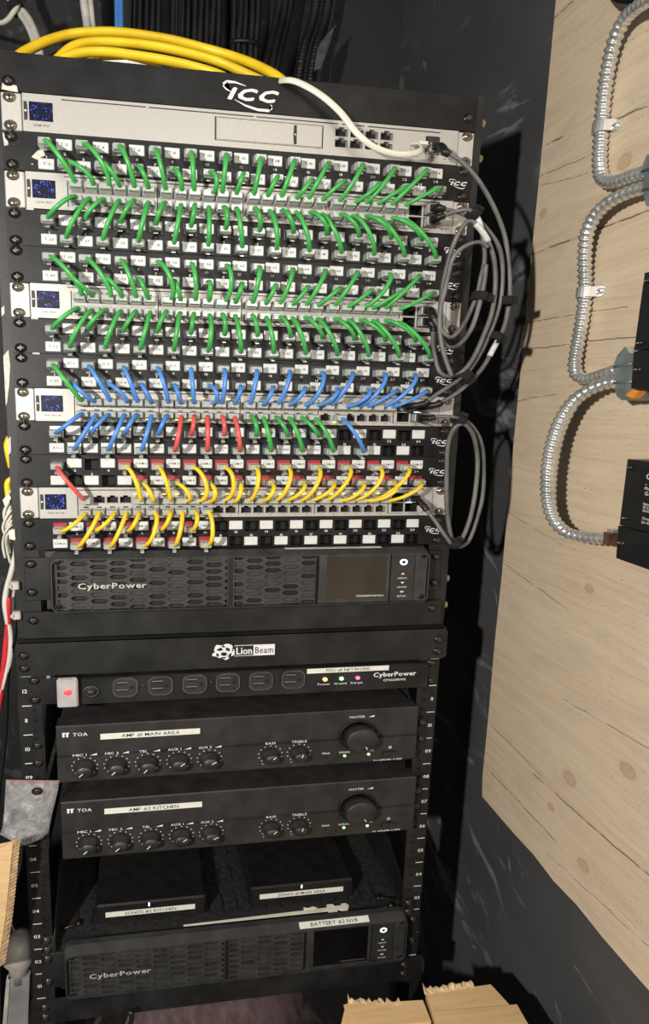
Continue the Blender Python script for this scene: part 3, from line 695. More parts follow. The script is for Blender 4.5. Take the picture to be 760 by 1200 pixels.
# ------------------------------------------------------------------ patch cords
CN = {'g': ('green', M_green), 'b': ('blue', M_blue), 'r': ('red', M_red), 'y': ('yellow', M_yellow)}
WORDS = 'first second third fourth fifth sixth seventh eighth ninth tenth eleventh twelfth thirteenth fourteenth fifteenth sixteenth seventeenth eighteenth nineteenth twentieth'.split()+['twenty-first', 'twenty-second', 'twenty-third', 'twenty-fourth']
SWN = {3: 'first', 6: 'second', 9: 'third', 12: 'lowest'}
def cord(color, pu, j, su, c, upper):
    nm, mt = CN[color]
    pj = FR.P(jx(j), 1.0, pu*UU+jd(j)+1.4); ps = FR.P(port_x(c), 2.2, su*UU+(PUP if upper else PLO)+.6)
    way = 'down into' if upper else 'up into'
    t = thing('network_cable', f'{nm} cable, {WORDS[j-1]} from left, {ORD[pu]} patch panel {way} {SWN[su]} silver switch', 'cable', ps, f'{nm} cables from the {ORD[pu]} patch panel')
    e1 = 9.; e2 = 8.
    sgn = 1 if upper else -1
    A = Vector(FR.P(jx(j), 1.0+e1, pu*UU+jd(j)+1.4)); B = Vector(FR.P(port_x(c), 2.2+e2, su*UU+(PUP if upper else PLO)+.6))
    L = 30+rnd.uniform(-5, 6); L2 = 23+rnd.uniform(-3, 4)
    loop = rnd.random() < .22
    sx = rnd.uniform(-3, 4)+(14 if loop and upper else 0)
    up = 4 if upper else -3
    drop = (B.z-A.z)*1000
    p1 = A+Vector((sx*.3, -L, up*.7))*.001; p2 = B+Vector((sx, -L2, (-1 if upper else 6)+rnd.uniform(-2, 2)))*.001
    if color == 'y':
        p1 += Vector((rnd.uniform(2, 10), -3, 2))*.001; p2 += Vector((rnd.uniform(2, 9), 0, -rnd.uniform(0, 6)*sgn))*.001
    path = [A+Vector((0, .006, 0))]+bez(A, p1, p2, B, 13)+[B+Vector((0, .005, 0))]
    b = MB(); b.tube(path, .0025, 8); b.build('jacket', mt, t)
    put('plug', ME_PLUG, t, pj); put('plug', ME_PLUGU if upper else ME_PLUG, t, ps)
for j in range(1, 25):
    cord('g', 2, j, 3, j, True); cord('g', 4, j, 3, j, False); cord('g', 5, j, 6, j, True); cord('g', 7, j, 6, j, False)
    cord('g' if j == 1 else 'b', 8, j, 9, j, True)
    if has_cord(10, j): cord('b' if j < 8 or j == 20 else 'r' if j < 13 else 'g', 10, j, 9, j, False)
    if has_cord(11, j): cord('r' if j == 1 else 'y', 11, j, 12, j, True)
    if j <= 10: cord('y', 13, j, 12, j, False)
# ------------------------------------------------------------------ UPS units
def ups(fr, us, d0, label, lab_text, lab, ear, dark, ctop, flat):
    t = thing('battery_backup', label, 'battery backup', fr.P(241, 0, d0+2*us))
    k = us/44.45; H = 86*k; x0, x1 = 29., 461.; o0, o1 = 3., 19.; a = d0+1.5; z = a+H
    b = MB(fr); b.box(24, 458, -400, 0, a+ctop, z-1); b.build('case', M_ups, t)
    def rr(x0, x1, d0_, d1_, r, n=5):
        out = []
        for cx, cd2, s0 in ((x1-r, d0_+r, -90), (x1-r, d1_-r, 0), (x0+r, d1_-r, 90), (x0+r, d0_+r, 180)):
            for i in range(n+1):
                an = math.radians(s0+90*i/n); out.append((cx+r*math.cos(an), cd2+r*math.sin(an)))
        return out
    # bezel: rounded rim, then recessed field
    b = MB(fr); n = 24
    rings = [(rr(x0, x1, a, z, 11), 0), (rr(x0, x1, a, z, 11), o1-11), (rr(x0+2.4, x1-2.4, a+7, z-2.4, 9), o1), (rr(x0+3.6, x1-3.6, a+8.4, z-3.6, 8.5), o1), (rr(x0+4.2, x1-4.2, a+9, z-4.2, 8), o1-6)]
    m_ = len(rings[0][0]); vs = [fr.P(x, o, d) for r_, o in rings for x, d in r_]; fs = []
    for q in range(len(rings)-1):
        for i in range(m_): fs.append((q*m_+i, q*m_+(i+1) % m_, (q+1)*m_+(i+1) % m_, (q+1)*m_+i))
    fs.append(tuple(range((len(rings)-1)*m_, len(rings)*m_)))
    b.add(vs, fs); b.build('bezel', M_ups, t)
    of = o1-1.6
    def grille(gx0, gx1):
        b = MB(fr); b.box(gx0, gx1, of-4.3, of-4.1, a+6, z-6, 1)
        W, F, Hh = 12.6, 8.2, 4.95*k; cp = W+F; rp = 2*Hh; i = 0; cx = gx0+2
        while cx-F < gx1:
            rows = int((z-a-8)/rp)+2
            for q in range(rows):
                cdp = a+9+q*rp+(Hh if i % 2 else 0)
                if cdp-Hh*.4 > z-5 or cdp < a+7: continue
                def hx(w_, f_, h_): return [(cx-w_, cdp), (cx-f_, cdp-h_), (cx+f_, cdp-h_), (cx+w_, cdp), (cx+f_, cdp+h_), (cx-f_, cdp+h_)]
                cl = lambda p: (min(max(p[0], gx0), gx1), min(max(p[1], a+8.5), z-5))
                O = [cl(p) for p in hx(W, F, Hh)]; I = [cl(p) for p in hx(W-2.9, F-2.3, Hh-1.75)]
                if max(p[0] for p in I)-min(p[0] for p in I) < 1 or max(p[1] for p in I)-min(p[1] for p in I) < 1: continue
                vs = [fr.P(x, of+1.4, d) for x, d in O]+[fr.P(x, of+1.4, d) for x, d in I]+[fr.P(x, of-3.9, d) for x, d in I]
                b.add(vs, [(s_, (s_+1) % 6, 6+(s_+1) % 6, 6+s_) for s_ in range(6)]+[(6+s_, 6+(s_+1) % 6, 12+(s_+1) % 6, 12+s_) for s_ in range(6)])
                if rnd.random() < .4:
                    b.add([fr.P(x, of-1.4, d) for x, d in I], [tuple(range(6))], 0)
            i += 1; cx += cp
        b.build('grille', [M_ups, M_upsdark], t, recalc=False)
    grille(38, 221); grille(229, 322)
    b = MB(fr); b.box(221, 222.5, of-4.4, of+1.6, a+8, z-4); b.box(227.5, 229, of-4.4, of+1.6, a+8, z-4); b.box(222.5, 227.5, of-4.4, of+.3, a+8, z-4, 1); b.build('bezel_seam', [M_ups, M_upsdark], t)
    b = MB(fr); b.box(326, 411, of-4.4, of+1.3, a+8, z-4.5, 0, .8); b.build('display_frame', M_ups, t)
    b = MB(fr); b.box(335, 406, of+1.3, of+1.6, a+10, z-11); sc = b.build('display', M_screen2 if dark else M_screen, t)
    b = MB(fr); b.text('CP1500PFCRM2U', 404, z-15, 2.8, of+1.75, align='r', width=33); b.build('display_text', M_print if not dark else mat('dim_print', (.16, .12, .11), .5, 0, .2, 90), sc)
    b = MB(fr); b.box(412, 441, of-4.4, of+1.5, a+8, z-4.5, 0, .8); bp = b.build('button_strip', M_amp, t)
    cxb = 426
    b = MB(fr); b.box(441.5, 456, of-4.4, of+1.2, a+8.5, z-4.5, 0, .8); b.build('end_cap', M_ups, t)
    b = MB(fr); b.lathe(cxb, a+20*k, [(6.3, of+1.5), (6.3, of+2.6), (5.5, of+2.9), (4.9, of+2.6)], 18); b.build('button_ring', M_knob, bp)
    b = MB(fr); b.lathe(cxb, a+20*k, [(4.8, of+1.5), (4.8, of+2.7), (.01, of+2.8)], 18); b.build('power_button', M_ledw, bp)
    b = MB(fr); b.lathe(cxb, a+20*k, [(2.2, of+2.8), (2.2, of+2.95), (1.5, of+2.95), (1.5, of+2.8)], 12); b.box(cxb-.4, cxb+.4, of+2.8, of+2.95, a+20*k-2.9, a+20*k-.4); b.build('power_symbol', M_ink, bp)
    for q, (nm, dd) in enumerate((('DISPLAY', 38), ('MUTE', 52), ('SETUP', 66))):
        c = a+dd*k
        b = MB(fr); b.box(cxb-5.5, cxb+5.5, of+1.5, of+2.1, c-4.5, c+4, 0, .6); bt = b.build('button', M_knob, bp)
        b = MB(fr); b.plate([(cxb-2.4, c+1.2), (cxb, c-1.6), (cxb+2.4, c+1.2)] if q == 0 else [(cxb-2.4, c-1.2), (cxb, c+1.6), (cxb+2.4, c-1.2)] if q == 1 else [(cxb-2.6, c), (cxb, c-1.6), (cxb, c-.6), (cxb+2.4, c-.6), (cxb+2.4, c+.6), (cxb, c+.6), (cxb, c+1.6)], of+2.1, of+2.25)
        b.text(nm, cxb, c+7, 2.3, of+1.6, width=11); b.build('button_print', M_print, bp)
    for xx, dd in ((x0+10, a+11*k), (x0+10, z-11*k), (x1-10, a+11*k), (x1-10, z-11*k)):
        b = MB(fr); b.lathe(xx, dd, [(4.6, o1-.4), (4.6, o1+.15), (3.9, o1+.15), (3.7, o1-.3)], 14, 0); b.lathe(xx, dd, [(3.8, o1-.2), (.01, o1-.15)], 14, 1); b.build('bezel_hole', [M_ups, M_hole], t)
    b = MB(fr); b.text('CyberPower', 96, a+46*k, 8.2*k, of+2.2, width=73); b.text('CyberPower', 95.6, a+45.6*k, 8.2*k, of+2.5, width=73); b.build('maker_name', mat('maker_print', (.62, .60, .55), .35, .3, .1, 90), t)
    p0, p1 = lab                                            # printed tape stuck on the sloping top edge
    q0, q1 = (.02, .98) if flat else (.12, .78)
    sl = (lambda q, h: (o1-16+8*q, a-h)) if flat else (lambda q, h: (o1-11+11*q+h*.54, a+7*q-h*.84))
    b = MB(fr); b.prof([sl(q0, .02), sl(q1, .02), sl(q1, .5), sl(q0, .5)], p0, p1); lb = b.build('label_tape', M_paper, t)
    b = MB(fr); b.text(lab_text, 0, 0, 4.8, 0, width=62, fn=lambda X, D: fr.P((p0+p1)/2+X, *sl((q0+q1)/2+D/13., .62))); b.build('label_text', M_ink, lb)
    for x0_, x1_, xc in ((1.5, 29, 8.7), (464, 481, 473.9)):
        b = MB(fr); b.box(x0_, x1_, -2, 1.4, a+ear, a+ear+62*k, 0, .5); e = b.build('rack_ear', M_rack, t)
        screw(fr, xc, a+ear+9*k, 1.4, e); screw(fr, xc, a+ear+50*k, 1.4, e)
    return t
ups(UPF, UU, 14*UU, 'black battery backup with hexagon slot grille in the upper rack', 'BATTERY #1 NETWORK', (288, 402), 9, False, 1, True)
ups(LOF, LU, 9.78*LU-1.5, 'black battery backup with hexagon slot grille at the bottom of lower rack', 'BATTERY #2 NVR', (317, 408), 19, True, 22, False)
# ------------------------------------------------------------------ lower rack frame
FR = LOF
rack2 = thing('floor_rack', 'black lower rack frame with numbered posts and white unit marks', 'rack', FR.P(241, 0, 13*LU))
for sd in (-1, 1):
    x0, x1 = (-10, 15.5) if sd < 0 else (457.5, 483.5); hx_ = 8.7 if sd < 0 else 466.5
    b = MB(FR)
    holes = [(hx_-2.4, hx_+2.4, (12-n)*LU+f*LU-2.6, (12-n)*LU+f*LU+2.6) for n in range(12, 0, -1) for f in (.15, .5, .85)]
    plate_holes(b, x0, x1, -6, 13*LU, 0, holes); xs = x0 if sd < 0 else x1
    b.add([FR.P(xs, 0, -6), FR.P(xs, -60, -6), FR.P(xs, -60, 13*LU), FR.P(xs, 0, 13*LU)], [(0, 1, 2, 3)])
    xi = x1 if sd < 0 else x0
    b.add([FR.P(xi, 0, -6), FR.P(xi, -2, -6), FR.P(xi, -2, 13*LU), FR.P(xi, 0, 13*LU)], [(0, 1, 2, 3)])
    b.add([FR.P(x0, -2, -6), FR.P(x1, -2, -6), FR.P(x1, -2, 13*LU), FR.P(x0, -2, 13*LU)], [(0, 1, 2, 3)])
    post = b.build('post', M_rack, rack2, recalc=False)
    for n in range(13):
        d = (12-n)*LU
        if n == 8 and sd < 0: continue
        a, c = ((-6, 4.2) if n != 12 else (-6, 5)) if sd < 0 else ((472, 482) if n not in (9, 7) else (474, 481))
        b = MB(FR); b.box(a, c, 0, .15, d-.55, d+.55); b.build('unit_mark', M_print, post)
    for n in range(12, 0, -1):
        if sd < 0 and n in (7, 8): continue
        b = MB(FR); b.text('%02d' % n, -2.2 if sd < 0 else 477.5, (12-n)*LU+.5*LU, 5.6, .12, wide=.95); b.build('unit_number', M_print, post)
    xa = xs if sd < 0 else xs-2
    for q in (4, 12*LU): b = MB(FR); b.box(xa, xa+2, -430, -60, q, q+40); b.build('side_rail', M_rack, rack2)
    b = MB(FR); b.box(xa, xa+2, -440, -415, -40, 13*LU); b.build('rear_post', M_rack, rack2)
t = rack2
b = MB(FR); b.plate([(-9, -49), (-5, -52), (484, -52), (490, -46), (490, -6), (485, -1.4), (-9, -1.4)], 1, 3); b.prof([(3, -52), (-14, -52.4), (-14, -50.6), (3, -50.4)], -8, 488)
cap = b.build('top_cap', M_rack, t)
b = MB(FR); b.box(-10, 490, -440, -14, -50.6, -49); b.build('top_plate', M_rack, t)
for x in (-1, 480):
    for d in (-33, -14): screw(FR, x+(0 if x < 0 else -1), d, 3, cap)
# emblem on the top cap: a maned head in outline beside two word boxes
b = MB(FR); cx, c0 = 219, -27
mane = []
for i in range(26):
    a = 2*math.pi*i/26; r = 11.6+1.5*math.sin(5*a+.6)+.9*math.sin(9*a+2)+rnd.uniform(-.5, .5); mane.append((cx+r*1.12*math.cos(a), c0+r*math.sin(a)))
b.plate(mane, 3, 3.15)
for poly in ([(-9, -3), (-4, -7), (-1, -3), (-5, -1)], [(2, -7), (7, -4), (6, 0), (2, -2)], [(-3, 1), (2, 1), (4, 5), (0, 7), (-4, 5)], [(-9, 2), (-6, 3), (-6, 8), (-9, 6)], [(6, 4), (9, 2), (8, 8), (4, 9)], [(-4, 8.5), (3, 8.5), (1, 10.5), (-3, 10.5)], [(-2, -10), (1, -9), (0, -6), (-3, -8)], [(9, -5), (11, -1), (9, 0)]):
    b.plate([(cx+x, c0+y) for x, y in poly], 3.15, 3.3, 1)
b.plate([(231, -36), (278, -36), (278, -19), (231, -19)], 3, 3.15); b.plate([(231, -35.2), (253, -35.2), (253, -19.8), (231, -19.8)], 3.15, 3.3, 1)
b.text('Lion', 242, -27.5, 11, 3.35, 0, width=18); b.text('Lion', 242.4, -27.5, 11, 3.4, 0, width=18)
b.text('Beam', 265.5, -27.5, 10, 3.2, 1, width=21); b.build('maker_emblem', [M_print, M_ink], cap)
b = MB(FR); b.plate([(-13, 12*LU+1.5), (490, 12*LU+1.5), (490, 13*LU-4), (486, 13*LU), (-13, 13*LU)], .6, 2.6); b.box(-13, 490, -60, .6, 13*LU-2, 13*LU); bb = b.build('bottom_bar', M_rack, t)
for x in (3, 466):
    for f in (.35, .75): screw(FR, x, (12+f)*LU, 2.6, bb)
b = MB(FR); b.box(22, 26, .6, 3.6, -1.4, 2.4); b.build('spacer', M_grey, t)
for sd, x in ((-1, -6), (1, 486)):
    for oo in (-60, -420):
        b = MB(FR); b.box(x-3 if sd < 0 else x-17, x+17 if sd < 0 else x+3, oo, oo+34, 13*LU-2, 896.5); b.build('leg', M_rack, t)
# ------------------------------------------------------------------ power strip unit
t = thing('power_strip', 'black rack power strip with six outlets and a glowing rocker switch', 'power strip', FR.P(241, 0, LU))
b = MB(FR); b.prof([(-40, 3), (6, 3), (8, 5), (8, LU-3), (6, LU-1.5), (-40, LU-1.5)], 33, 466); b.build('case', M_rack, t)
for x0_, x1_ in ((1, 33), (466, 481)): b = MB(FR); b.box(x0_, x1_, 0, 1.6, 2.5, LU-2); b.build('rack_ear', M_rack, t)
for xc in (8.7, 473):
    for f in (.13, .78): screw(FR, xc, f*LU, 1.6, t)
b = MB(FR); b.box(34.5, 55.5, 8, 11, -.5, 41, 0, 1); rk_ = b.build('rocker_switch', M_cover, t)
b = MB(FR); b.box(34, 56.5, 11.2, 17, -1.5, 41.5, 0, 2); b.box(40, 50, 16, 17.6, -2.5, 0); b.build('rocker_cover', M_cover, rk_)
b = MB(FR); b.lathe(46, 18, [(4.6, 17.0), (4.2, 17.3), (.01, 17.4)], 14); b.build('rocker_glow', M_glow, rk_)
b = MB(FR); b.lathe(70, .5*LU, [(9.6, 8), (9.6, 9.4), (8.4, 10.4), (6.2, 10.4), (6, 9), (4.6, 9), (4.4, 13.4), (3.4, 14.2), (.01, 14.2)], 20); b.build('breaker_button', M_knob, t)
OX = [107.5, 146.5, 185, 223, 261.5, 299.5]
for k, x in enumerate(OX):
    c = .40*LU; b = MB(FR)
    out = []
    for i in range(28):
        a = 2*math.pi*i/28; out.append((x+max(-14.6, min(14.6, 17*math.cos(a))), c+max(-15.2, min(15.2, 17.2*math.sin(a)))))
    b.plate(out, 8, 9.4); b.plate([(x+(px_-x)*.9, c+(d-c)*.9) for px_, d in out], 9.4, 10.6)
    o_ = b.build('outlet', M_amp, t); b = MB(FR); rm = [[(x+(q-x)*f, c+(d-c)*f) for q, d in out] for f in (.93, .86)]; n_ = len(out)
    b.add([FR.P(q, 10.9, d) for r_ in rm for q, d in r_]+[FR.P(q, 10.5, d) for r_ in rm for q, d in r_], [(i, (i+1) % n_, n_+(i+1) % n_, n_+i) for i in range(n_)]+[(i, (i+1) % n_, 2*n_+(i+1) % n_, 2*n_+i) for i in range(n_)]+[(n_+i, n_+(i+1) % n_, 3*n_+(i+1) % n_, 3*n_+i) for i in range(n_)])
    b.build('outlet_rim', mat('rim_grey', (.085, .085, .087), .4, 0, .3, 90), o_)
    b = MB(FR); b.box(x-8, x+1.5, 10.6, 10.75, c-6.6, c-4.4); b.box(x-9, x+1.5, 10.6, 10.75, c+4.4, c+6.6)
    b.plate([(x+5, c-2.6), (x+8.5, c-2.6), (x+10, c), (x+8.5, c+2.6), (x+5, c+2.6)], 10.6, 10.75); b.build('outlet_slots', M_hole, o_)
    for xq, dq in ((x-9, c-8), (x-10, c+3)): b = MB(FR); b.box(xq, x+2.5, 10.6, 11., dq, dq+.8); b.build('slot_ridge', M_grey, o_)
    if k in (0, 2, 4): screw(FR, x+19.5, c, 8, t, ME_SMALL)
for x, m_, nm in ((338, M_leda, 'Power'), (358, M_ledg, 'Ground'), (378, M_ledr, 'Surge')):
    b = MB(FR); b.lathe(x, .47*LU, [(2.7, 8), (2.6, 9.6), (1.6, 10.6), (.01, 10.8)], 12); b.build('indicator_light', m_, t)
    b = MB(FR); b.text(nm, x-1, .47*LU+8, 3, 8.1, width=15); b.build('light_text', M_print, t)
b = MB(FR); b.box(316, 416, 8.02, 8.4, 3.4, 11.0); lb = b.build('label_tape', M_paper, t)
b = MB(FR); b.text('PDU #1 NETWORK', 366, 7.2, 4.6, 8.5, width=54); b.build('label_text', M_ink, lb)
b = MB(FR); b.text('CyberPower', 424, 18, 7.2, 8.12, width=53); b.text('CyberPower', 424.4, 18, 7.2, 8.14, width=53); b.text('CPS1215RMS', 424, 27.5, 3.4, 8.12, width=28); b.build('maker_name', M_print, t)
# ------------------------------------------------------------------ amplifiers
def amp(x0, x1, d0, d1, ltext, label, dlab):
    t = thing('amplifier', label, 'amplifier', FR.P((x0+x1)/2, 0, d1)); o = 12.; H = d1-d0; g = d0+H*.52
    b = MB(FR); b.box(x0+3, x1-3, -280, o-3, d0+1, d1-1, 0, 1); b.build('case', M_amp, t)
    b = MB(FR); b.prof([(-10, d0), (o-1, d0), (o, d0+1.5), (o, g-2.2), (o-2.2, g-.8), (o-2.2, g+.8), (o+1, g+2.2), (o+1, d1-2), (o, d1), (-10, d1)], x0, x1); b.build('front_panel', M_amp, t)
    kx = [60.8, 96.3, 131.3, 166.8, 202]; kd_ = d0+H*.725
    W = x1-x0; X = lambda v: x0+(v-31)*W/424.
    nm = ['MIC 1', 'MIC 2', 'TEL', 'AUX 1', 'AUX 2', 'BASS', 'TREBLE']
    tk = MB(FR)
    for k, v in enumerate(kx+[274, 308.5]):
        x = X(v); r = 10.2 if k < 5 else 9.4
        b = MB(FR); b.lathe(x, kd_, [(r+1, o+1), (r+.8, o+4), (r-.8, o+5), (r-1.4, o+14), (r-2.4, o+15.4), (.01, o+15.4)], 20); kn = b.build('knob', M_knob, t)
        ang = [2.3, 2.3, 2.2, -.7, -.5, -.9, -1.3][k]
        b = MB(FR); ca, sa = math.cos(ang), math.sin(ang); rr_ = r-2.6
        b.plate([(x+ca*1.5-sa*.5, kd_+sa*1.5+ca*.5), (x+ca*rr_-sa*.5, kd_+sa*rr_+ca*.5), (x+ca*rr_+sa*.5, kd_+sa*rr_-ca*.5), (x+ca*1.5+sa*.5, kd_+sa*1.5-ca*.5)], o+15.4, o+15.7); b.build('pointer', M_print, kn)
        for i in range(11):
            a = math.radians(135+27*i); tk.lathe(x+14.2*math.cos(a), kd_+14.2*math.sin(a), [(.75, o+1), (.75, o+1.12)], 6)
        tk.text(nm[k], x-5 if k < 5 else x, kd_-18.5, 3.6, o+1.1, width=3.2*len(nm[k])*(.95))
        if k < 5: tk.plate([(x+6, kd_-17.2), (x+14, kd_-17.2), (x+14, kd_-20.2)], o+1.0, o+1.12)
        else: tk.text('-', x-9, kd_+14, 5, o+1.1); tk.box(x+8, x+10, o+1, o+1.1, kd_+13.4, kd_+14.2)
    mx, mdd = X(381), d0+H*.455
    b = MB(FR); b.lathe(mx, mdd+1, [(24.5, o-1.5), (24.5, o+2.4), (22.5, o+2.4), (22, o-.5)], 32); b.build('knob_recess', M_upsdark, t)
    b = MB(FR); b.lathe(mx, mdd, [(20, o), (19.6, o+15), (18.6, o+17.4), (17.6, o+18), (.01, o+18.2)], 32); kn = b.build('master_knob', M_knob, t)
    b = MB(FR); b.plate([(mx+4, mdd+9), (mx+6.4, mdd+13.4), (mx+5.4, mdd+13.8), (mx+3.2, mdd+9.4)], o+18.2, o+18.4); b.build('pointer', M_print, kn)
    tk.text('MASTER', mx-2, mdd-29, 3.4, o+.1, width=19); tk.plate([(mx+12, mdd-27.6), (mx+19, mdd-27.6), (mx+19, mdd-30.6)], o, o+.12)
    ld = d0+H*.84
    tk.text('PEAK', X(342), ld-6, 2.8, o+1.1, width=10); tk.text('SIGNAL', X(365), ld-6, 2.8, o+1.1, width=14); tk.text('POWER', X(395), ld-6, 2.8, o+1.1, width=13)
    tk.text('PA AMPLIFIER A-2060', X(420), ld+11.5, 2.6, o+1.1, width=36)
    b = MB(FR); b.lathe(X(342), ld+.5, [(1.5, o+1), (1.4, o+1.5), (.01, o+1.6)], 10); b.build('peak_light', M_hole, t)
    for v in (365, 395):
        b = MB(FR); b.lathe(X(v), ld, [(1.8, o+1), (1.6, o+2), (.01, o+2.2)], 10); b.build('indicator_light', M_ledg, t)
    px_ = X(422); b = MB(FR); pl = []
    for i in range(20):
        a = 2*math.pi*i/20; pl.append((px_+(5 if math.cos(a) > 0 else -5)+4.2*math.cos(a), ld+1.5+4.2*math.sin(a)))
    b.plate(pl, o+1, o+3.2); b.plate([(px_+(x-px_)*1.14, ld+1.5+(d-ld-1.5)*1.3) for x, d in pl], o+1, o+1.5, 1); b.build('power_button', [M_knob, M_hole], t)
    tk.lathe(px_, ld-9, [(2.2, o+1), (2.2, o+1.12), (1.4, o+1.12), (1.4, o+1)], 12); tk.box(px_-.3, px_+.3, o+1, o+1.14, ld-11.8, ld-9.2)
    tk.text('TOA', X(57), d0+H*.155, 5.2, o+.12, width=16)
    xx, dd = X(41), d0+H*.155
    for sh in (-3.6, .4): tk.plate([(xx+sh, dd-3.6), (xx+sh+3.6, dd-3.6), (xx+sh+3.6, dd-1.6), (xx+sh+2.6, dd-1.6), (xx+sh+2.6, dd+3.4), (xx+sh+.2, dd+3.4), (xx+sh+.2, dd-1.6)], o, o+.12)
    tag(tk.build('panel_print', M_print, t), None, None, None, 'stuff')
    b = MB(FR); b.box(X(79), X(191), o, o+.4, d0+dlab, d0+dlab+8.8); lb = b.build('label_tape', M_paper, t)
    b = MB(FR); b.text(ltext, X(135), d0+dlab+4.4, 5.2, o+.5, width=5.0*len(ltext)*.82); b.build('label_text', M_ink, lb)
    for s_, xa, xb, xc in ((-1, 3, 15, 8.7), (1, 457.8, 473, 466.5)):
        b = MB(FR); b.box(xa, xb, 0, 1.8, d0+26, d0+82, 0, .5)
        xw = xb if s_ < 0 else xa-1.8
        b.add([FR.P(xw+q, oo, d) for q in (0, 1.8) for oo, d in ((1.8, d0+26), (1.8, d0+82), (-230, d0+82), (-230, d0-8), (-30, d0-8))],
              [(0, 1, 2, 3, 4), (9, 8, 7, 6, 5)]+[(i, (i+1) % 5, 5+(i+1) % 5, 5+i) for i in range(5)])
        e = b.build('rack_bracket', M_rack, t)
        screw(FR, xc, d0+34, 1.8, e); screw(FR, xc, d0+62, 1.8, e)
    return t
amp(31, 455, 1.60*LU, 3.57*LU, 'AMP #1 MAIN AREA', 'upper of two black amplifiers, tape reading AMP #1 MAIN AREA', 15)
amp(33, 459, 4.28*LU, 6.36*LU, 'AMP #2 KITCHEN', 'lower of two black amplifiers, tape reading AMP #2 KITCHEN', 15)
# ------------------------------------------------------------------ shelf and its things
sz = 10.0*LU
t = thing('rack_shelf', 'black dusty vented rack shelf above the bottom battery backup', 'shelf', FR.P(241, 0, sz+9))
b = MB(FR)
plate_holes(b, 18, 466, 0, 1, 0, []) if False else None
b.box(18, 463, -300, -13.5, sz, sz+2); b.build('shelf_pan', M_dust, t)
b = MB(FR); b.box(18, 463, -13.5, -12, sz-.2, sz+9.5); b.build('shelf_lip', M_rack, t)
for i in range(22):
    for q in range(4):
        if i == q == 0: b = MB(FR); b.box(-1.5, 1.5, -15, 15, -.12, 0); ME_VENT = b.build('shared', M_hole, mesh_only=True, origin=FR.P(0, 0, 0))
        put('vent_slot', ME_VENT, t, FR.P(41.5+i*18.6, -45-q*55, sz))
for s_, xa, xb in ((-1, 17, 18.6), (1, 462.4, 464)):
    b = MB(FR); pl = [(1.8, sz-20), (1.8, sz+9), (-300, sz+9), (-300, sz-72), (-70, sz-72), (-30, sz-48)]; b.prof(pl, xa, xb)
    b.box(3 if s_ < 0 else 457.8, 17 if s_ < 0 else 474, 0, 1.8, sz-22, sz+7.5, 0, .4); e = b.build('side_bracket', M_dust if s_ < 0 else M_rack, t)
    for d in (-15, 2): screw(FR, 8.7 if s_ < 0 else 466.5, sz+d, 1.8, e)
def player(x0, wd, oy, label, txt, ledx):
    t = thing('audio_player', label, 'audio player', FR.P(x0+wd/2, oy, sz)); z = sz-.2; a = sz-38
    b = MB(FR); b.box(x0, x0+wd, oy-138, oy, a, z-3.2, 0, 2.2); b.build('body', M_box, t)
    for q in (.1, .9):
        b = MB(FR); b.box(x0+wd*q-6, x0+wd*q+6, oy-128, oy-6, z-3.2, z); b.build('foot', M_knob, t)
    b = MB(FR); b.box(x0+ledx-1, x0+ledx+1, oy, oy+.5, a+1.8, a+8.6, 0, .3); b.build('status_light', M_ledw, t)
    b = MB(FR); b.box(x0+12, x0+wd-14, oy, oy+.4, a+13, a+22); lb = b.build('label_tape', M_paper, t)
    b = MB(FR); b.text(txt, x0+wd/2-1, a+17.5, 5, oy+.5, width=64); b.build('label_text', M_ink, lb)
player(65, 138, -26, 'black audio player box at left of the shelf, tape ending in KITCHEN', 'SONOS #2 KITCHEN', 66)
player(262, 139, -31, 'black audio player box at right of the shelf, tape ending in MAIN AREA', 'SONOS #1 MAIN AREA', 68)
def loose_screw(p, q, label):
    p, q = Vector(p), Vector(q); t = thing('loose_screw', label, 'screw', tuple(p)); dr = (q-p).normalized()
    b = MB(); b.tube([p+dr*.0035, p+dr*.007, q], .0019, 8, rf=lambda s_, a: .0019+.0004*math.sin(s_*9000)); b.build('shank', M_screwb, t)
    b = MB(); b.tube([p, p+dr*.0015, p+dr*.004], .0048, 12); b.build('head', M_screwb, t)
zf = LOF.P(0, 0, sz)[2]+.005
for (a, c, lb) in (((441, 1052), (462, 1053), 'loose black screw on the right of the shelf, farther of two'), ((458, 1060), (441, 1066), 'loose screw on the right of the shelf, nearer of two'), ((93, 1081), (72, 1089), 'loose black screw at the left end of the shelf')):
    loose_screw(atZ(a[0], a[1], zf), atZ(c[0], c[1], zf), lb)
# white releasable strip lying on the front of the shelf
P0 = atZ(215, 1086, zf-.003); P1 = atZ(410, 1064, zf-.003); dr = (P1-P0).normalized(); sd = Vector((-dr.y, dr.x, 0))
t = thing('plastic_strip', 'long white plastic strip with notched end lying on the shelf front', 'strip', tuple(P0))
b = MB(); L_ = (P1-P0).length
b.extrude([P0, P0+dr*L_*.9+sd*-.002, P0+dr*L_*.9+sd*.0035, P0+sd*.0015], (0, 0, .002)); b.build('band', M_ivory, t)
b = MB(); q = P0+dr*L_*.86; hd = [(0, -.004), (.012, -.004), (.014, -.0015), (.018, -.004), (.026, -.004), (.029, 0), (.026, .005), (.020, .005), (.018, .002), (.010, .002), (.008, .006), (0, .006)]
b.extrude([q+dr*u_+sd*v_ for u_, v_ in hd], (0, 0, .005)); b.build('notched_head', M_ivory, t)
b = MB(); q = P0+dr*L_*.72+sd*.006; b.tube([q, q+dr*.006, q+dr*.012, q+dr*.018], .0032, 10, rf=lambda s_, a: .0034-.0016*abs(math.sin(s_*260))); b.build('toggle', M_ivory, t)
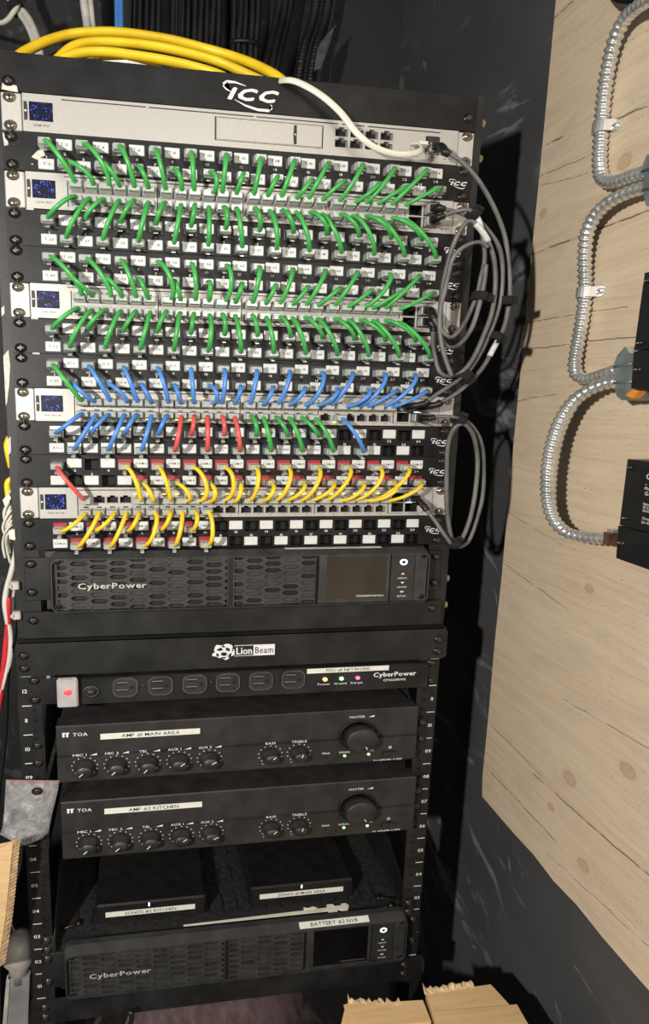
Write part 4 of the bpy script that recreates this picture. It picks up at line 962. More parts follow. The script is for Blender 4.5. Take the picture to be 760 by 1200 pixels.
# ------------------------------------------------------------------ zip bag on the left post
t = thing('plastic_bag', 'small clear zip bag of dust hung by a screw on the left post', 'bag', FR.P(10, 4, 3.5*LU))
b = MB(); rows = [(914, 7, 70, 915), (930, 6, 67, 930), (950, 5, 62, 950), (968, 3, 58, 968), (978, 0, 57, 976), (986, 14, 46, 984), (991, 26, 34, 990)]
fr_, bk = [], []
for i, (yl_, xl, xr, yr) in enumerate(rows):
    for k in range(9):
        u_ = k/8; px_ = xl+(xr-xl)*u_; py_ = yl_+(yr-yl_)*u_
        puff = .001+.007*math.sin(math.pi*u_)*min(1, max(0, i-.4)*.45)*(1 if i < 6 else .3)+rnd.uniform(0, .0022)
        p = atY(px_, py_, -.024-puff); fr_.append(p); bk.append(atY(px_, py_, -.0225))
n = len(fr_); vs = fr_+bk; fs = []
for i in range(len(rows)-1):
    for k in range(8):
        a = i*9+k; fs += [(a, a+1, a+10, a+9), (n+a, n+a+9, n+a+10, n+a+1)]
ring = [k for k in range(9)]+[9*i+8 for i in range(1, len(rows))]+[9*(len(rows)-1)+k for k in range(7, -1, -1)]+[9*i for i in range(len(rows)-2, 0, -1)]
fs += [(ring[i], ring[(i+1) % len(ring)], n+ring[(i+1) % len(ring)], n+ring[i]) for i in range(len(ring))]
b.add(vs, fs, 0, True); b.build('pouch', M_bag, t)
b = MB(); b.extrude([atY(7, 914, -.0262), atY(69.5, 915, -.0262), atY(67, 920.5, -.0262), atY(7, 920, -.0262)], (0, .001, 0)); b.build('zip_strip', M_bagtop, t)
p = atY(43.5, 927, -.028); screw(WF, p.x*1000, -p.z*1000, 28, t)
# ------------------------------------------------------------------ grey direct attach cables, right side
def dac(name, label, pts, plugs, r=.0026, tags=()):
    P3 = [atY(x, y, Y) for x, y, Y in pts]; t = thing(name, label, 'cable', tuple(P3[0]))
    b = MB(); sp_ = smooth_path(P3, 7); b.tube(sp_, r, 8); b.build('jacket', M_dac, t)
    for (end, fx, fd) in plugs:
        p = Vector(end); q = P3[fx]; nx_ = P3[1 if fx == 0 else -2]
        b = MB(FR2 := Frame(p.x, p.y, p.z)); b.box(-6.6, 6.6, -6, 11, -5.6, 5.6, 0, 1); b.build('plug_shell', M_silver, t)
        b = MB(Frame(p.x, p.y, p.z)); b.box(-5.8, 5.8, 11, 14, -4.8, 4.8, 0, 1.2)
        p2 = p+Vector((0, -.013, 0)); dd = (q-p2)
        b.tube(smooth_path([p2, p2+Vector((0, -.004, 0))+dd*.25, p2+dd*.75+Vector((0, -.002, 0)), q, q+(nx_-q).normalized()*.006], 3), .0052, 10, rf=lambda s_, a: .0043+.0005*math.sin(s_*2400)); b.build('boot', M_dacb, t)
        b = MB(Frame(p.x, p.y, p.z)); b.prof([(10, 5.8), (16, 6.4), (24, 7.2), (24, 8.4), (16, 7.8), (10, 7)], -3, 3); b.build('pull_tab', M_dacb, t)
    for i0, i1 in tags:
        seg = sp_[i0:i1]; b = MB(); b.tube(seg, r*1.28, 8); b.build('white_tag', M_tag, t)
def sfp(u, col, up): return UPF.P((421 if col == 0 else 437.6), 2.2, u*UU+(15.9 if up else 31.1))
gws = UPF.P(435.2, 2.2, UU+28.1)
dac('direct_attach_cable', 'outermost grey cable looping from the gateway down to the blue-cord switch', [(521, 178, -.028), (540, 189, -.032), (560, 211, -.036), (577, 240, -.036), (590, 273, -.034), (595, 303, -.032), (597, 335, -.03), (596, 355, -.03), (591, 381, -.03), (585, 395, -.03), (577, 410, -.03), (567, 428, -.032), (553, 445, -.034), (533, 462, -.036), (512, 474, -.030)],
    [(gws, 0, 0), (sfp(9, 1, True), -1, 0)], tags=((64, 74),))
dac('direct_attach_cable', 'grey cable from the first switch curving inside the outermost loop, ends at blue-cord switch', [(514, 244, -.030), (530, 247, -.032), (547, 253, -.036), (562, 260, -.042), (574, 273, -.042), (584, 289, -.042), (588, 308, -.040), (588, 333, -.038), (585, 357, -.038), (577, 382, -.038), (567, 405, -.038), (556, 425, -.038), (545, 439, -.038), (530, 450, -.036), (513, 461, -.034), (497, 473, -.03)],
    [(sfp(3, 1, True), 0, 0), (sfp(9, 0, True), -1, 0)])
dac('direct_attach_cable', 'grey cable with a white tag below the top strap, first to second switch', [(513, 255, -.030), (530, 249, -.034), (548, 246, -.042), (557, 252, -.048), (563, 267, -.048), (567, 290, -.048), (567, 308, -.048), (563, 326, -.046), (559, 345, -.044), (552, 362, -.042), (543, 380, -.042), (531, 394, -.044), (523, 393, -.044), (514, 382, -.040), (506, 369, -.032)],
    [(sfp(3, 1, False), 0, 0), (sfp(6, 1, True), -1, 0)], tags=((22, 30),))
dac('direct_attach_cable', 'long dark grey cable making a narrow double loop beside the ears', [(508, 384, -.022), (507, 398, -.025), (509, 415, -.03), (515, 436, -.034), (529, 441, -.036), (543, 434, -.044), (555, 418, -.044), (566, 394, -.044), (576, 366, -.044), (580, 336, -.046), (579, 308, -.048), (573, 286, -.05), (562, 268, -.052), (550, 259, -.05), (539, 270, -.046), (529, 292, -.042), (523, 315, -.040), (517, 345, -.038), (516, 377, -.036), (519, 400, -.036), (528, 407, -.038), (540, 402, -.05), (553, 383, -.052), (562, 354, -.052), (567, 330, -.053), (569, 310, -.054)],
    [(sfp(6, 1, False), 0, 0)], tags=((78, 88),))
dac('direct_attach_cable', 'thin grey cable crossing over the small emblem beside the T-47 chip', [(571, 290, -.058), (562, 284, -.058), (550, 286, -.054), (537, 294, -.050), (529, 306, -.046), (525, 322, -.044), (521, 340, -.043), (516, 360, -.043), (515, 385, -.042), (518, 408, -.042), (523, 425, -.044), (529, 441, -.046)], [])
dac('direct_attach_cable', 'grey cable in an oval double loop between the two lowest switches', [(503, 490, -.028), (517, 488, -.032), (533, 489, -.036), (545, 493, -.036), (555, 502, -.034), (563, 518, -.032), (566, 541, -.03), (565, 580, -.03), (558, 609, -.03), (549, 633, -.032), (538, 641, -.034), (530, 634, -.036), (525, 612, -.034), (523, 588, -.034), (523, 549, -.034), (525, 520, -.036), (532, 502, -.042), (543, 497, -.044), (553, 508, -.042), (558, 527, -.04), (559, 549, -.04), (556, 580, -.04), (550, 609, -.04), (541, 631, -.042), (532, 640, -.046), (522, 629, -.044), (509, 610, -.036), (497, 594, -.028)],
    [(sfp(9, 1, False), 0, 0), (sfp(12, 1, True), -1, 0)])
def strap(px_, py_, Y, dx, dy, label, rad=.0072, ln=.010):
    c = atY(px_, py_, Y); e = atY(px_+dx, py_+dy, Y)-c; e.normalize()
    b = MB(); n = 16; u_ = Vector((0, 1, 0)); v_ = e.cross(u_); vs = []
    for s_, r in ((-.5, rad), (.5, rad), (.5, rad-.0012), (-.5, rad-.0012)):
        for i in range(n):
            a = 2*math.pi*i/n; vs.append(c+e*(ln*s_)+u_*(r*1.5*math.cos(a))+v_*(r*math.sin(a)))
    b.add(vs, [(j*n+i, j*n+(i+1) % n, ((j+1) % 4)*n+(i+1) % n, ((j+1) % 4)*n+i) for j in range(4) for i in range(n)], 0, True)
    b.extrude([c+e*(ln*.5)+v_*rad*.9-u_*rad*.8, c-e*(ln*.5)+v_*rad*.9-u_*rad*.8, c-e*(ln*.45)+v_*rad*1.5-u_*rad*.7, c+e*(ln*.45)+v_*rad*1.5-u_*rad*.7], (0, -.0015, 0))
    tag(b.build('cable_strap', M_velcro, origin=c), label, 'strap', 'hook and loop straps on the grey cables')
strap(554, 251, -.047, 8, 5, 'black cable strap at the top of the grey loops, beside the first switch', .0066)
strap(561, 348, -.047, -3, 10, 'black cable strap midway down the inner grey loop', .0078, .011)
strap(591, 353, -.035, 0, 10, 'black cable strap midway down the outer grey loop', .0075, .011)
strap(579, 395, -.036, -6, 10, 'black cable strap just above the white tag on the outer loop', .008, .010)
strap(543, 441, -.039, -8, 6, 'black cable strap where loops meet beside the D-23 chip', .008, .013)
strap(537, 492, -.039, 8, 3, 'black cable strap at the top of the oval loop', .0072)
strap(530, 636, -.041, 6, 4, 'black cable strap at the bottom of the oval loop', .0078)
# ------------------------------------------------------------------ cables on and behind the rack top
def pipe(name, label, cat, pts, r, m, group=None, part='jacket', n=10, k=8, rf=None, up=0, down=None):
    P3 = [atY(x, y, Y) for x, y, Y in pts]
    if up: u_ = (P3[0]-P3[1]).normalized(); P3 = [P3[0]+u_*.03+Vector((0, 0, up)), P3[0]+u_*.03+Vector((0, 0, .14)), P3[0]+u_*.03+Vector((0, 0, .05)), P3[0]+u_*.015]+P3
    if down: dv = Vector(down); P3 = P3+[P3[-1]+(P3[-1]-P3[-2]).normalized()*.025+dv*f for f in (.02, .12, .4, 1)]
    b = MB(); b.tube(smooth_path(P3, k), r, n, rf=rf)
    return tag(b.build(name, m, origin=P3[0]), label, cat, group)
YG = 'thick yellow cables over the rack top'
pipe('yellow_cable', 'thick yellow cable arching highest over the rack top', 'cable', [(2, 96, .05), (20, 68, .07), (36, 57, .08), (56, 48, .09), (80, 41, .10), (105, 38, .10), (137, 38, .10), (171, 42, .10), (205, 48, .10), (240, 57, .10), (275, 67, .09), (305, 79, .07), (330, 94, .05), (350, 118, .04)], .0060, M_yel2, YG)
pipe('yellow_cable', 'thick yellow cable arching second highest over the rack top', 'cable', [(55, 84, .04), (75, 63, .05), (90, 53, .055), (112, 49, .06), (145, 50, .06), (180, 54, .06), (215, 61, .06), (255, 72, .06), (290, 87, .05), (315, 100, .04), (335, 122, .03)], .0056, M_yel2, YG)
pipe('yellow_cable', 'thick yellow cable nearest the panel, over the white paper', 'cable', [(50, 90, .02), (72, 70, .025), (95, 62, .03), (125, 61, .03), (158, 65, .03), (195, 71, .03), (230, 79, .03), (262, 90, .025), (290, 108, .02)], .0056, M_yel2, YG)
pipe('yellow_cable', 'yellow cable lowest behind the white paper on the rack top', 'cable', [(75, 96, .03), (95, 76, .045), (120, 73, .05), (150, 74, .05), (180, 80, .05), (215, 92, .05), (240, 110, .05)], .0046, M_yel2, YG)
pipe('black_cable', 'black cable running between the yellow cables on the rack top', 'cable', [(40, 90, .045), (60, 68, .06), (85, 61, .07), (120, 57, .08), (160, 60, .08), (200, 66, .08), (240, 78, .08), (270, 96, .07)], .0045, M_blkw)
b = MB(); b.extrude([atY(116, 76, .012), atY(119, 71, .012), atY(148, 70, .012), (atY(176, 77, .012)), atY(196, 86, .012), atY(150, 86, .012)], (0, .004, 0))
tag(b.build('paper_scrap', M_tag), 'white paper scrap tucked behind the top edge of the blank panel', 'paper')
# flat ivory cable over the blank panel
pts = [(300, 110, .03), (318, 98, .012), (334, 94, -.008), (350, 97, -.014), (375, 111, -.020), (398, 131, -.024), (418, 156, -.028), (438, 172, -.03), (462, 180, -.032), (482, 180, -.034), (493, 176, -.032), (492, 170, -.026), (482, 170, -.018)]
P3 = [atY(*p) for p in pts]; t = thing('flat_cable', 'flat ivory network cable hanging over the top blank panel into the gateway', 'cable', tuple(P3[-1]))
b = MB(); b.tube(smooth_path(P3, 8), .0038, 10, flat=(.32, .95), ref=(0, -1, .25)); b.build('jacket', M_ivory, t)
g_ = UPF.P(418, 2.2, UU+28); b = MB(Frame(*g_)); b.box(-5.8, 5.8, -6, 14, -4, 4, 0, 1); b.prof([(14, -3.4), (19, -2), (19, 2), (14, 3.4)], -4.6, 4.6); b.build('plug', M_ivory, t)
# cables on the back wall, seen above the rack
BG = 'cables hanging on the back wall above the rack'
def bundle(label, pts, offs, r, m, tie=None):
    P3 = [atY(x, y, Y) for x, y, Y in pts]; u_ = (P3[0]-P3[1]).normalized(); P3 = [P3[0]+u_*q for q in (.55, .2, .08, .03)]+P3+[P3[-1]+Vector((0, .01*q, -.35*q)) for q in (.1, .4, 1)]; t = thing('cable_bundle', label, 'cable bundle', tuple(P3[0]), BG)
    for k, (ox, oy) in enumerate(offs):
        b = MB(); b.tube(smooth_path([p+Vector((ox+rnd.uniform(-.001, .001), oy, 0)) for p in P3], 4), r, 7); b.build('strand', m, t)
    if tie is not None:
        c = P3[tie+4]; b = MB(); w_ = max(o[0] for o in offs)+r*1.4
        b.tube([c+Vector((0, 0, -.004)), c+Vector((0, 0, .004))], w_, 12, flat=(1, .5) if False else (.55, 1), ref=(0, 1, 0)); b.build('cable_tie', m, t)
off5 = [(-.02, 0), (-.010, -.004), (0, 0), (.010, -.004), (.02, 0)]; off3 = [(-.01, 0), (0, -.004), (.01, 0)]
bundle('black painted cable bundle straight above the large white emblem, with a tie', [(289, -10, .55), (288, 20, .55), (286, 52, .55), (285, 95, .55), (284, 125, .55)], off5, .0055, M_dim, 2)
bundle('black painted cable bundle above the middle of the yellow cables', [(243, -10, .55), (242, 30, .55), (240, 70, .55), (239, 110, .55)], off5, .0055, M_dim)
bundle('black painted cable bundle leaning right, beside the corrugated tubes', [(336, -10, .54), (331, 20, .54), (324, 50, .53), (317, 80, .52), (312, 105, .52)], off3, .006, M_dim)
bundle('thin black cable bundle above the left of the yellow cables', [(172, -10, .55), (171, 40, .55), (170, 80, .55)], off5, .005, M_dim)
bundle('thin black cable bundle just left of the yellow arch crest bundle', [(214, -10, .55), (213, 40, .55), (212, 80, .55)], off3, .004, M_dim)
for xx, lb in ((350, 'left of two black corrugated tubes on the back wall'), (364, 'right of two black corrugated tubes on the back wall')):
    pipe('corrugated_tube', lb, 'tube', [(xx+22, -10, .53), (xx+16, 25, .53), (xx+6, 55, .52), (xx, 90, .52), (xx-3, 118, .52)], .0075, M_dim, None, k=22, rf=lambda s_, a: .0075+.0014*math.sin(s_*900), up=.3, down=(0, .02, -.3))
b = MB(); b.extrude([atY(395, 26, .50), atY(391, 34, .50), (atY(386, 52, .49)), atY(376, 80, .48), atY(368, 82, .49), atY(372, 56, .50), atY(376, 48, .50), atY(388, 43, .51)], (0, .004, 0)); tag(b.build('tape_flap', mat('grey_tape', (.10, .10, .105), .4, 0, .4, 50), origin=atY(380, 60, .49)), 'torn grey tape flap hanging right of the corrugated tubes', 'tape')
pipe('white_tube', 'ribbed beige tube hanging at the top, left of the blue pair', 'tube', [(97, -10, .50), (99, 8, .50), (101, 22, .50), (103, 38, .49), (106, 60, .48)], .0065, M_white, BG, k=16, rf=lambda s_, a: .0065+.0007*math.sin(s_*1500), up=.5, down=(0, .02, -.3))
pipe('white_cable', 'smooth beige cable just right of the ribbed beige tube', 'cable', [(105, -10, .50), (107, 10, .50), (109, 30, .50), (112, 60, .49)], .0042, M_white, BG, up=.5, down=(0, .02, -.3))
pipe('blue_cable', 'left strand of the blue cable pair hanging above the yellow cables', 'cable', [(137, -10, .50), (137, 15, .50), (137, 40, .50), (136, 60, .49)], .0042, M_blue, BG, up=.5, down=(0, .02, -.3))
pipe('blue_cable', 'right strand of the blue cable pair hanging above the yellow cables', 'cable', [(141.5, -10, .50), (141.5, 15, .50), (142, 40, .50), (142, 60, .49)], .0042, M_blue, BG, up=.5, down=(0, .02, -.3))
pipe('white_cable', 'white cable at top left, outer of the pair going down to the yellow cables', 'cable', [(10, -12, .45), (17, 4, .45), (29, 15, .44), (38, 30, .43), (45, 50, .42), (49, 75, .41)], .0052, M_white, BG, up=.5, down=(.14, .02, -.6))
pipe('white_cable', 'white cable at top left, inner of the pair going down to the yellow cables', 'cable', [(7, -12, .45), (14, 5, .45), (24, 18, .44), (33, 32, .43), (40, 51, .42), (43, 75, .41)], .0045, M_white, BG, up=.5, down=(.14, .02, -.6))
pipe('white_cable', 'white cable at top left, branching left from the tied knot', 'cable', [(22, 2, .43), (17, 12, .43), (9, 23, .43), (0, 27, .43), (-14, 24, .43)], .004, M_white, BG, down=(-.25, .1, .1))
strap(18.5, 9, .435, 4, 5, 'grey wire tie knotting the white cables at the top left', .012, .010)
# ------------------------------------------------------------------ wires down the left side of the racks
LY = .02
pipe('white_cable', 'white cable bowed along the left of the UPS, down to the red wire', 'cable', [(20, 618, LY), (19, 645, LY), (14, 668, LY), (8, 690, LY), (6, 708, LY), (9, 728, LY), (13, 750, LY), (11, 775, LY), (4, 800, LY), (-6, 830, LY)], .0034, M_white, down=(-.02, .0, -.55))
pipe('white_cable', 'white cable straight beside the rack from the cable mount down', 'cable', [(19, 640, LY+.008), (19, 670, LY+.008), (16, 690, LY+.008), (14, 712, LY+.008), (16, 730, LY+.008), (22, 742, LY+.008), (24, 752, LY+.008)], .0026, M_white)
pipe('red_wire', 'red wire hanging at the left edge beside the lower rack', 'wire', [(10, 700, LY), (10, 725, LY), (7, 755, LY), (4, 785, LY), (1, 812, LY), (-6, 850, LY)], .0034, M_redw, down=(-.02, .0, -.55))
pipe('black_wire', 'black wire hanging from the left side past the plastic bag', 'wire', [(18, 725, LY), (17, 745, LY), (12, 770, LY), (8, 800, LY), (7, 840, LY), (4, 880, LY), (-1, 920, LY)], .0030, M_blkw, down=(-.02, .0, -.55))
pipe('grey_wire', 'thin grey wire curving from the plastic bag down behind the cardboard', 'wire', [(23, 975, .03), (25, 1000, .03), (22, 1020, .03), (14, 1050, .03), (12, 1075, .03), (18, 1095, .03), (28, 1112, .03), (36, 1124, .03)], .0016, mat('wire_grey', (.16, .16, .16), .4, 0, .2, 60))
pipe('yellow_wire', 'short yellow wire end at left edge beside the seventh patch panel', 'wire', [(12, 512, LY), (9, 522, LY), (11, 535, LY), (14, 548, LY)], .0042, M_yel2)
pipe('yellow_wire', 'yellow wire end at left edge beside the lowest switch', 'wire', [(15, 560, LY), (9, 566, LY), (10, 582, LY), (12, 600, LY), (16, 612, LY)], .0036, M_yel2)
wb = thing('wire_tangle', 'tangle of thin white stripped wires at left edge beside the lowest switch', 'wires', tuple(atY(10, 600, LY)))
for k in range(9):
    y0 = 570+k*6; b = MB(); b.tube(smooth_path([atY(18, y0, LY-.001*k), atY(10+rnd.uniform(-3, 2), y0+10, LY-.004-.001*k), atY(4+rnd.uniform(-3, 5), y0+26, LY-.004), atY(10+rnd.uniform(-4, 6), y0+42, LY)], 5), .0015, 6); b.build('wire', M_white, wb)
b = MB(); b.extrude([atY(3, 586, .0), atY(10, 578, .0), atY(13, 584, .0), atY(6, 594, .0)], (0, .003, 0)); b.build('tape_end', M_ivory, wb); b = MB(); b.extrude([atY(10, 622, 0), atY(17, 620, 0), atY(18, 633, 0), atY(11, 632, 0)], (0, .004, 0)); b.build('tape_end', M_ivory, wb)
for px_, py_, lb in ((17, 686, 'upper small beige cable mount on the left side of the rack'), (19, 721, 'lower small beige cable mount on the left side of the rack')):
    c = atY(px_, py_, -.002); b = MB(Frame(*c)); b.box(-4, 5, -4, 3, -6, 6, 0, 1.2); b.box(-5.5, -2, -1, 5, -2.5, 2.5, 0, .8); tag(b.build('cable_mount', M_pale, origin=c), lb, 'cable mount')
# cardboard flap, grey post at the bottom left
outl = [(-40, 1030), (12, 988), (22, 985), (18, 1030), (12, 1080), (2, 1136), (-40, 1150)]
b = MB(); pts = [atY(x, y, -.05) for x, y in outl]; b.extrude(pts, (0, .05, 0)) if False else None
t = thing('cardboard_flap', 'brown corrugated cardboard flap standing at the lower left edge', 'cardboard', tuple(pts[5]))
b = MB(); e0 = [atY(x, y, -.06) for x, y in [(15, 987), (11, 1030), (6, 1078), (-3, 1136)]]; tl = atY(2, 993, -.06); q3 = e0[-1]; fl_ = Vector((tl.x-.33, -.06, tl.z-.06)); face = [fl_, tl]+e0+[Vector((q3.x-.12, -.06, q3.z-.02)), Vector((q3.x-.15, -.06, -1.699)), Vector((q3.x-.34, -.06, -1.699))]; b.extrude(face, (.0, .0012, 0)); b.build('liner', M_card, t)
b = MB(); fl = []
ep = smooth_path(e0, 22)
for i, p in enumerate(ep):
    fl.append((p+Vector((.0008*(i % 2), .0012, 0)), p+Vector((.0065+.0006*(i % 2), .0075, 0))))
for i in range(len(fl)-1):
    a, c = fl[i]; d, e_ = fl[i+1]; b.extrude([a, c, e_, d], (-.0015-.0035*(i % 2), .0, 0))
b.build('flute_edge', M_cardedge, t)
b = MB(); b.extrude([p+Vector((.0065, .0075, 0)) for p in face], (0, .0012, 0)); b.build('back_liner', M_card, t)
t = thing('grey_post', 'grey plastic post with a pale flared collar at the bottom left', 'post', tuple(atY(22, 1200, .03)))
b = MB(); c0, c1 = atY(24, 1137, .03), atY(16, 1260, .03)
b.extrude([c0+Vector((-.013, -.012, 0)), c0+Vector((.013, -.012, 0)), c1+Vector((.017, -.012, 0)), c1+Vector((-.017, -.012, 0))], (0, .03, 0)); b.build('shaft', M_grey, t)
b = MB(); b.extrude([c0+Vector((-.015, -.0135, 0)), c0+Vector((-.0105, -.0135, 0)), c1+Vector((-.0125, -.0135, 0)), c1+Vector((-.018, -.0135, 0))], (0, .008, 0)); b.build('edge_rib', M_pale, t)
b = MB(); ax = [atY(24, 1142, .03), atY(24, 1128, .03), atY(24, 1116, .03), atY(24, 1104, .03), atY(24, 1096, .03)]; b.tube(ax, .01, 18, rf=None); b.v = []; b.f = []; b.m = []; b.sm = []
for r, py_ in ((.013, 1146), (.0135, 1130), (.021, 1122), (.022, 1108), (.016, 1098), (.006, 1094)):
    c = atY(23, py_, .03); b.v += [tuple(c+Vector((r*math.cos(2*math.pi*i/20), r*math.sin(2*math.pi*i/20), 0))) for i in range(20)]
for j in range(5):
    for i in range(20): b.f.append((j*20+i, j*20+(i+1) % 20, (j+1)*20+(i+1) % 20, (j+1)*20+i)); b.m.append(0); b.sm.append(True)
for q in (tuple(range(20)), tuple(range(119, 99, -1))): b.f.append(q); b.m.append(0); b.sm.append(False)
b.build('collar', M_pale, t)
pipe('black_wire', 'black wire loop under the bottom bar at the lower left', 'wire', [(140, 1212, -.03), (147, 1190, -.03), (153, 1186, -.032), (154, 1196, -.035), (146, 1215, -.04)], .0030, M_blkw)
# ------------------------------------------------------------------ conduits on the board
def conduit(label, pts):
    P3 = [atX(x, y, X) for x, y, X in pts]; sp_ = smooth_path(P3, 46); pit = .0078
    # resample evenly so the ribs stay regular
    ln = [0]
    for i in range(1, len(sp_)): ln.append(ln[-1]+(sp_[i]-sp_[i-1]).length)
    n = int(ln[-1]/pit*6); out = []; k = 0
    for i in range(n+1):
        s_ = ln[-1]*i/n
        while k < len(ln)-2 and ln[k+1] < s_: k += 1
        f = (s_-ln[k])/max(1e-9, ln[k+1]-ln[k]); out.append(sp_[k].lerp(sp_[k+1], f))
    def rf(s_, a):
        q = (s_/pit+a/(2*math.pi)) % 1
        return .0057+.0020*(math.sin(math.pi*min(1, q/.8)) if q < .8 else 0)
    b = MB(); b.tube(out, .007, 14, rf=rf)
    return tag(b.build('metal_conduit', M_tin, origin=P3[0]), label, 'conduit', 'flexible metal conduits on the board')
conduit('upper ribbed metal conduit, from the top right edge bending to the upper clamp', [(790, -22, .330), (765, -4, .334), (745, 9, .338), (731, 24, .341), (720, 47, .344), (713, 75, .347), (708, 105, .349), (705, 135, .350), (703, 165, .350), (702, 190, .350), (704, 206, .349), (712, 213, .347), (724, 212, .345), (738, 207, .343), (760, 200, .341)])
conduit('middle ribbed metal conduit, strapped to the board between the two clamps', [(770, 217, .341), (750, 221, .340), (730, 228, .338), (712, 238, .336), (697, 253, .336), (688, 272, .338), (685, 295, .342), (685, 320, .347), (685, 343, .349), (683, 365, .349), (679, 390, .348), (675, 412, .346), (673, 430, .345), (677, 441, .344), (689, 444, .342), (704, 440, .340), (724, 433, .338)])
conduit('lower ribbed metal conduit bulging left, from lower clamp to the driver box', [(726, 447, .338), (708, 450, .334), (690, 457, .328), (672, 470, .322), (659, 488, .316), (649, 512, .312), (643, 540, .310), (641, 568, .311), (643, 592, .314), (650, 611, .318), (664, 624, .322), (682, 629, .326), (702, 631, .328), (722, 632, .329)])
def pipe_strap(cx_, cy_, X, sx_, sy_, label):
    c = atX(cx_, cy_, X); t = thing('conduit_strap', label, 'strap', tuple(c), 'one-hole conduit straps'); r = .0088; n = 14; hw = .0065
    b = MB(); vs = []
    for z_ in (-hw, hw):
        for q in (r, r-.0012):
            for i in range(n+1):
                a = math.radians(-20+290*i/n); vs.append(c+Vector((-q*math.cos(a) if False else -q*math.sin(a), -q*math.cos(a), z_)))
    m_ = n+1
    for i in range(n):
        for (a, d) in ((0, m_), (2*m_, 3*m_), (0, 2*m_), (m_, 3*m_)): b.f.append((a+i, a+i+1, d+i+1, d+i)); b.m.append(0); b.sm.append(False)
    b.v += [tuple(v) for v in vs]; b.build('band', M_tin, t)
    s_ = atX(sx_, sy_, PX-.001)
    b = MB(); yw = c.y-r+.0014; b.extrude([(c.x-.001, yw, c.z-hw), (PX-.0006, yw-.002, c.z-hw), (PX-.0006, yw-.002, c.z+hw), (c.x-.001, yw, c.z+hw)], (0, -.0014, 0)); b.build('web', M_tin, t)
    b = MB(); y0, y1 = c.y-.006, s_.y-.006; b.extrude([(PX-.0018, y0, c.z-hw), (PX-.0018, y1+.003, s_.z-hw), (PX-.0018, y1, s_.z-hw*.5), (PX-.0018, y1, s_.z+hw*.5), (PX-.0018, y1+.003, s_.z+hw), (PX-.0018, y0, c.z+hw)], (.0014, 0, 0)); b.build('tab', M_tin, t)
    b = MB(); n = 14
    for X_, q in ((PX-.0018, .0044), (PX-.0036, .0042), (PX-.005, .0026), (PX-.0052, .0002)): b.v += [(X_, s_.y+q*math.cos(2*math.pi*i/n), s_.z+q*math.sin(2*math.pi*i/n)) for i in range(n)]
    for j in range(3):
        for i in range(n): b.f.append((j*n+i, j*n+(i+1) % n, (j+1)*n+(i+1) % n, (j+1)*n+i)); b.m.append(0); b.sm.append(True)
    b.extrude([(PX-.0054, s_.y-.003, s_.z-.0006), (PX-.0054, s_.y+.003, s_.z-.0006), (PX-.0054, s_.y+.003, s_.z+.0006), (PX-.0054, s_.y-.003, s_.z+.0006)], (.001, 0, 0), 1)
    b.build('screw', [M_tin, M_hole], t)
pipe_strap(704, 150, .350, 722, 148, 'zinc conduit strap with screw on the upper conduit')
pipe_strap(685, 343, .349, 704, 341, 'zinc conduit strap with screw on the middle conduit')
def clamp(label, outline, x0, x1, lines):
    pts = [atX(x, y, x0) for x, y in outline]; t = thing('conduit_clamp', label, 'clamp', tuple(pts[0]), 'grey scalloped conduit clamps')
    b = MB(); b.extrude(pts, (x1-x0, 0, 0)); b.build('shell', M_zinc, t)
    for (xa, ya, xb, yb) in lines:
        b = MB(); b.tube([atX(xa, ya, x0), atX((xa+xb)/2, (ya+yb)/2, x0-.001), atX(xb, yb, x0)], .0016, 7); b.build('ridge', M_zinc, t)
    return t
clamp('upper grey scalloped metal clamp at right edge holding two conduits', [(785, 170), (757, 182), (753, 192), (752, 202), (755, 208), (752, 216), (753, 226), (755, 234), (756, 241), (762, 243), (785, 240)], .330, .352, [(752, 201, 785, 190), (753, 223, 785, 214)])
ct = clamp('lower grey scalloped metal clamp beside the upper driver box', [(732, 406), (741, 407), (741, 440), (740, 460), (733, 466), (728, 469), (722, 464), (720, 455), (722, 448), (719, 441), (722, 433), (719, 426), (723, 416)], .322, .350, [(720, 430, 741, 426), (720, 449, 741, 447)])
b = MB(); b.extrude([atX(732, 463, .318), atX(741, 456, .318), atX(749, 458, .318), atX(740, 467, .318)], (.008, 0, 0)); tag(b.build('orange_clip', M_orange, ct), 'orange plastic clip', None)
b = MB(); b.extrude([atX(733, 406, .318), atX(741, 406, .318), atX(741, 414, .318), atX(737, 414, .318)], (.01, 0, 0)); tag(b.build('brass_corner', M_pale, ct), 'pale metal corner', None)
c = atX(719.5, 631, .328); b = MB(); b.extrude([c+Vector((-.009, .004, -.0075)), c+Vector((-.009, -.004, -.0075)), c+Vector((-.009, -.004, .0075)), c+Vector((-.009, .004, .0075))], (.018, 0, 0)); cc = tag(b.build('conduit_connector', M_copper, origin=c), 'reddish metal connector between the lower conduit and driver box', 'connector')
b = MB(); b.extrude([c+Vector((-.005, .005, .0075)), c+Vector((-.005, -.003, .0075)), c+Vector((-.005, -.003, .011)), c+Vector((-.005, .005, .011))], (.01, 0, 0)); b.build('clamp_screw', M_tin, cc)
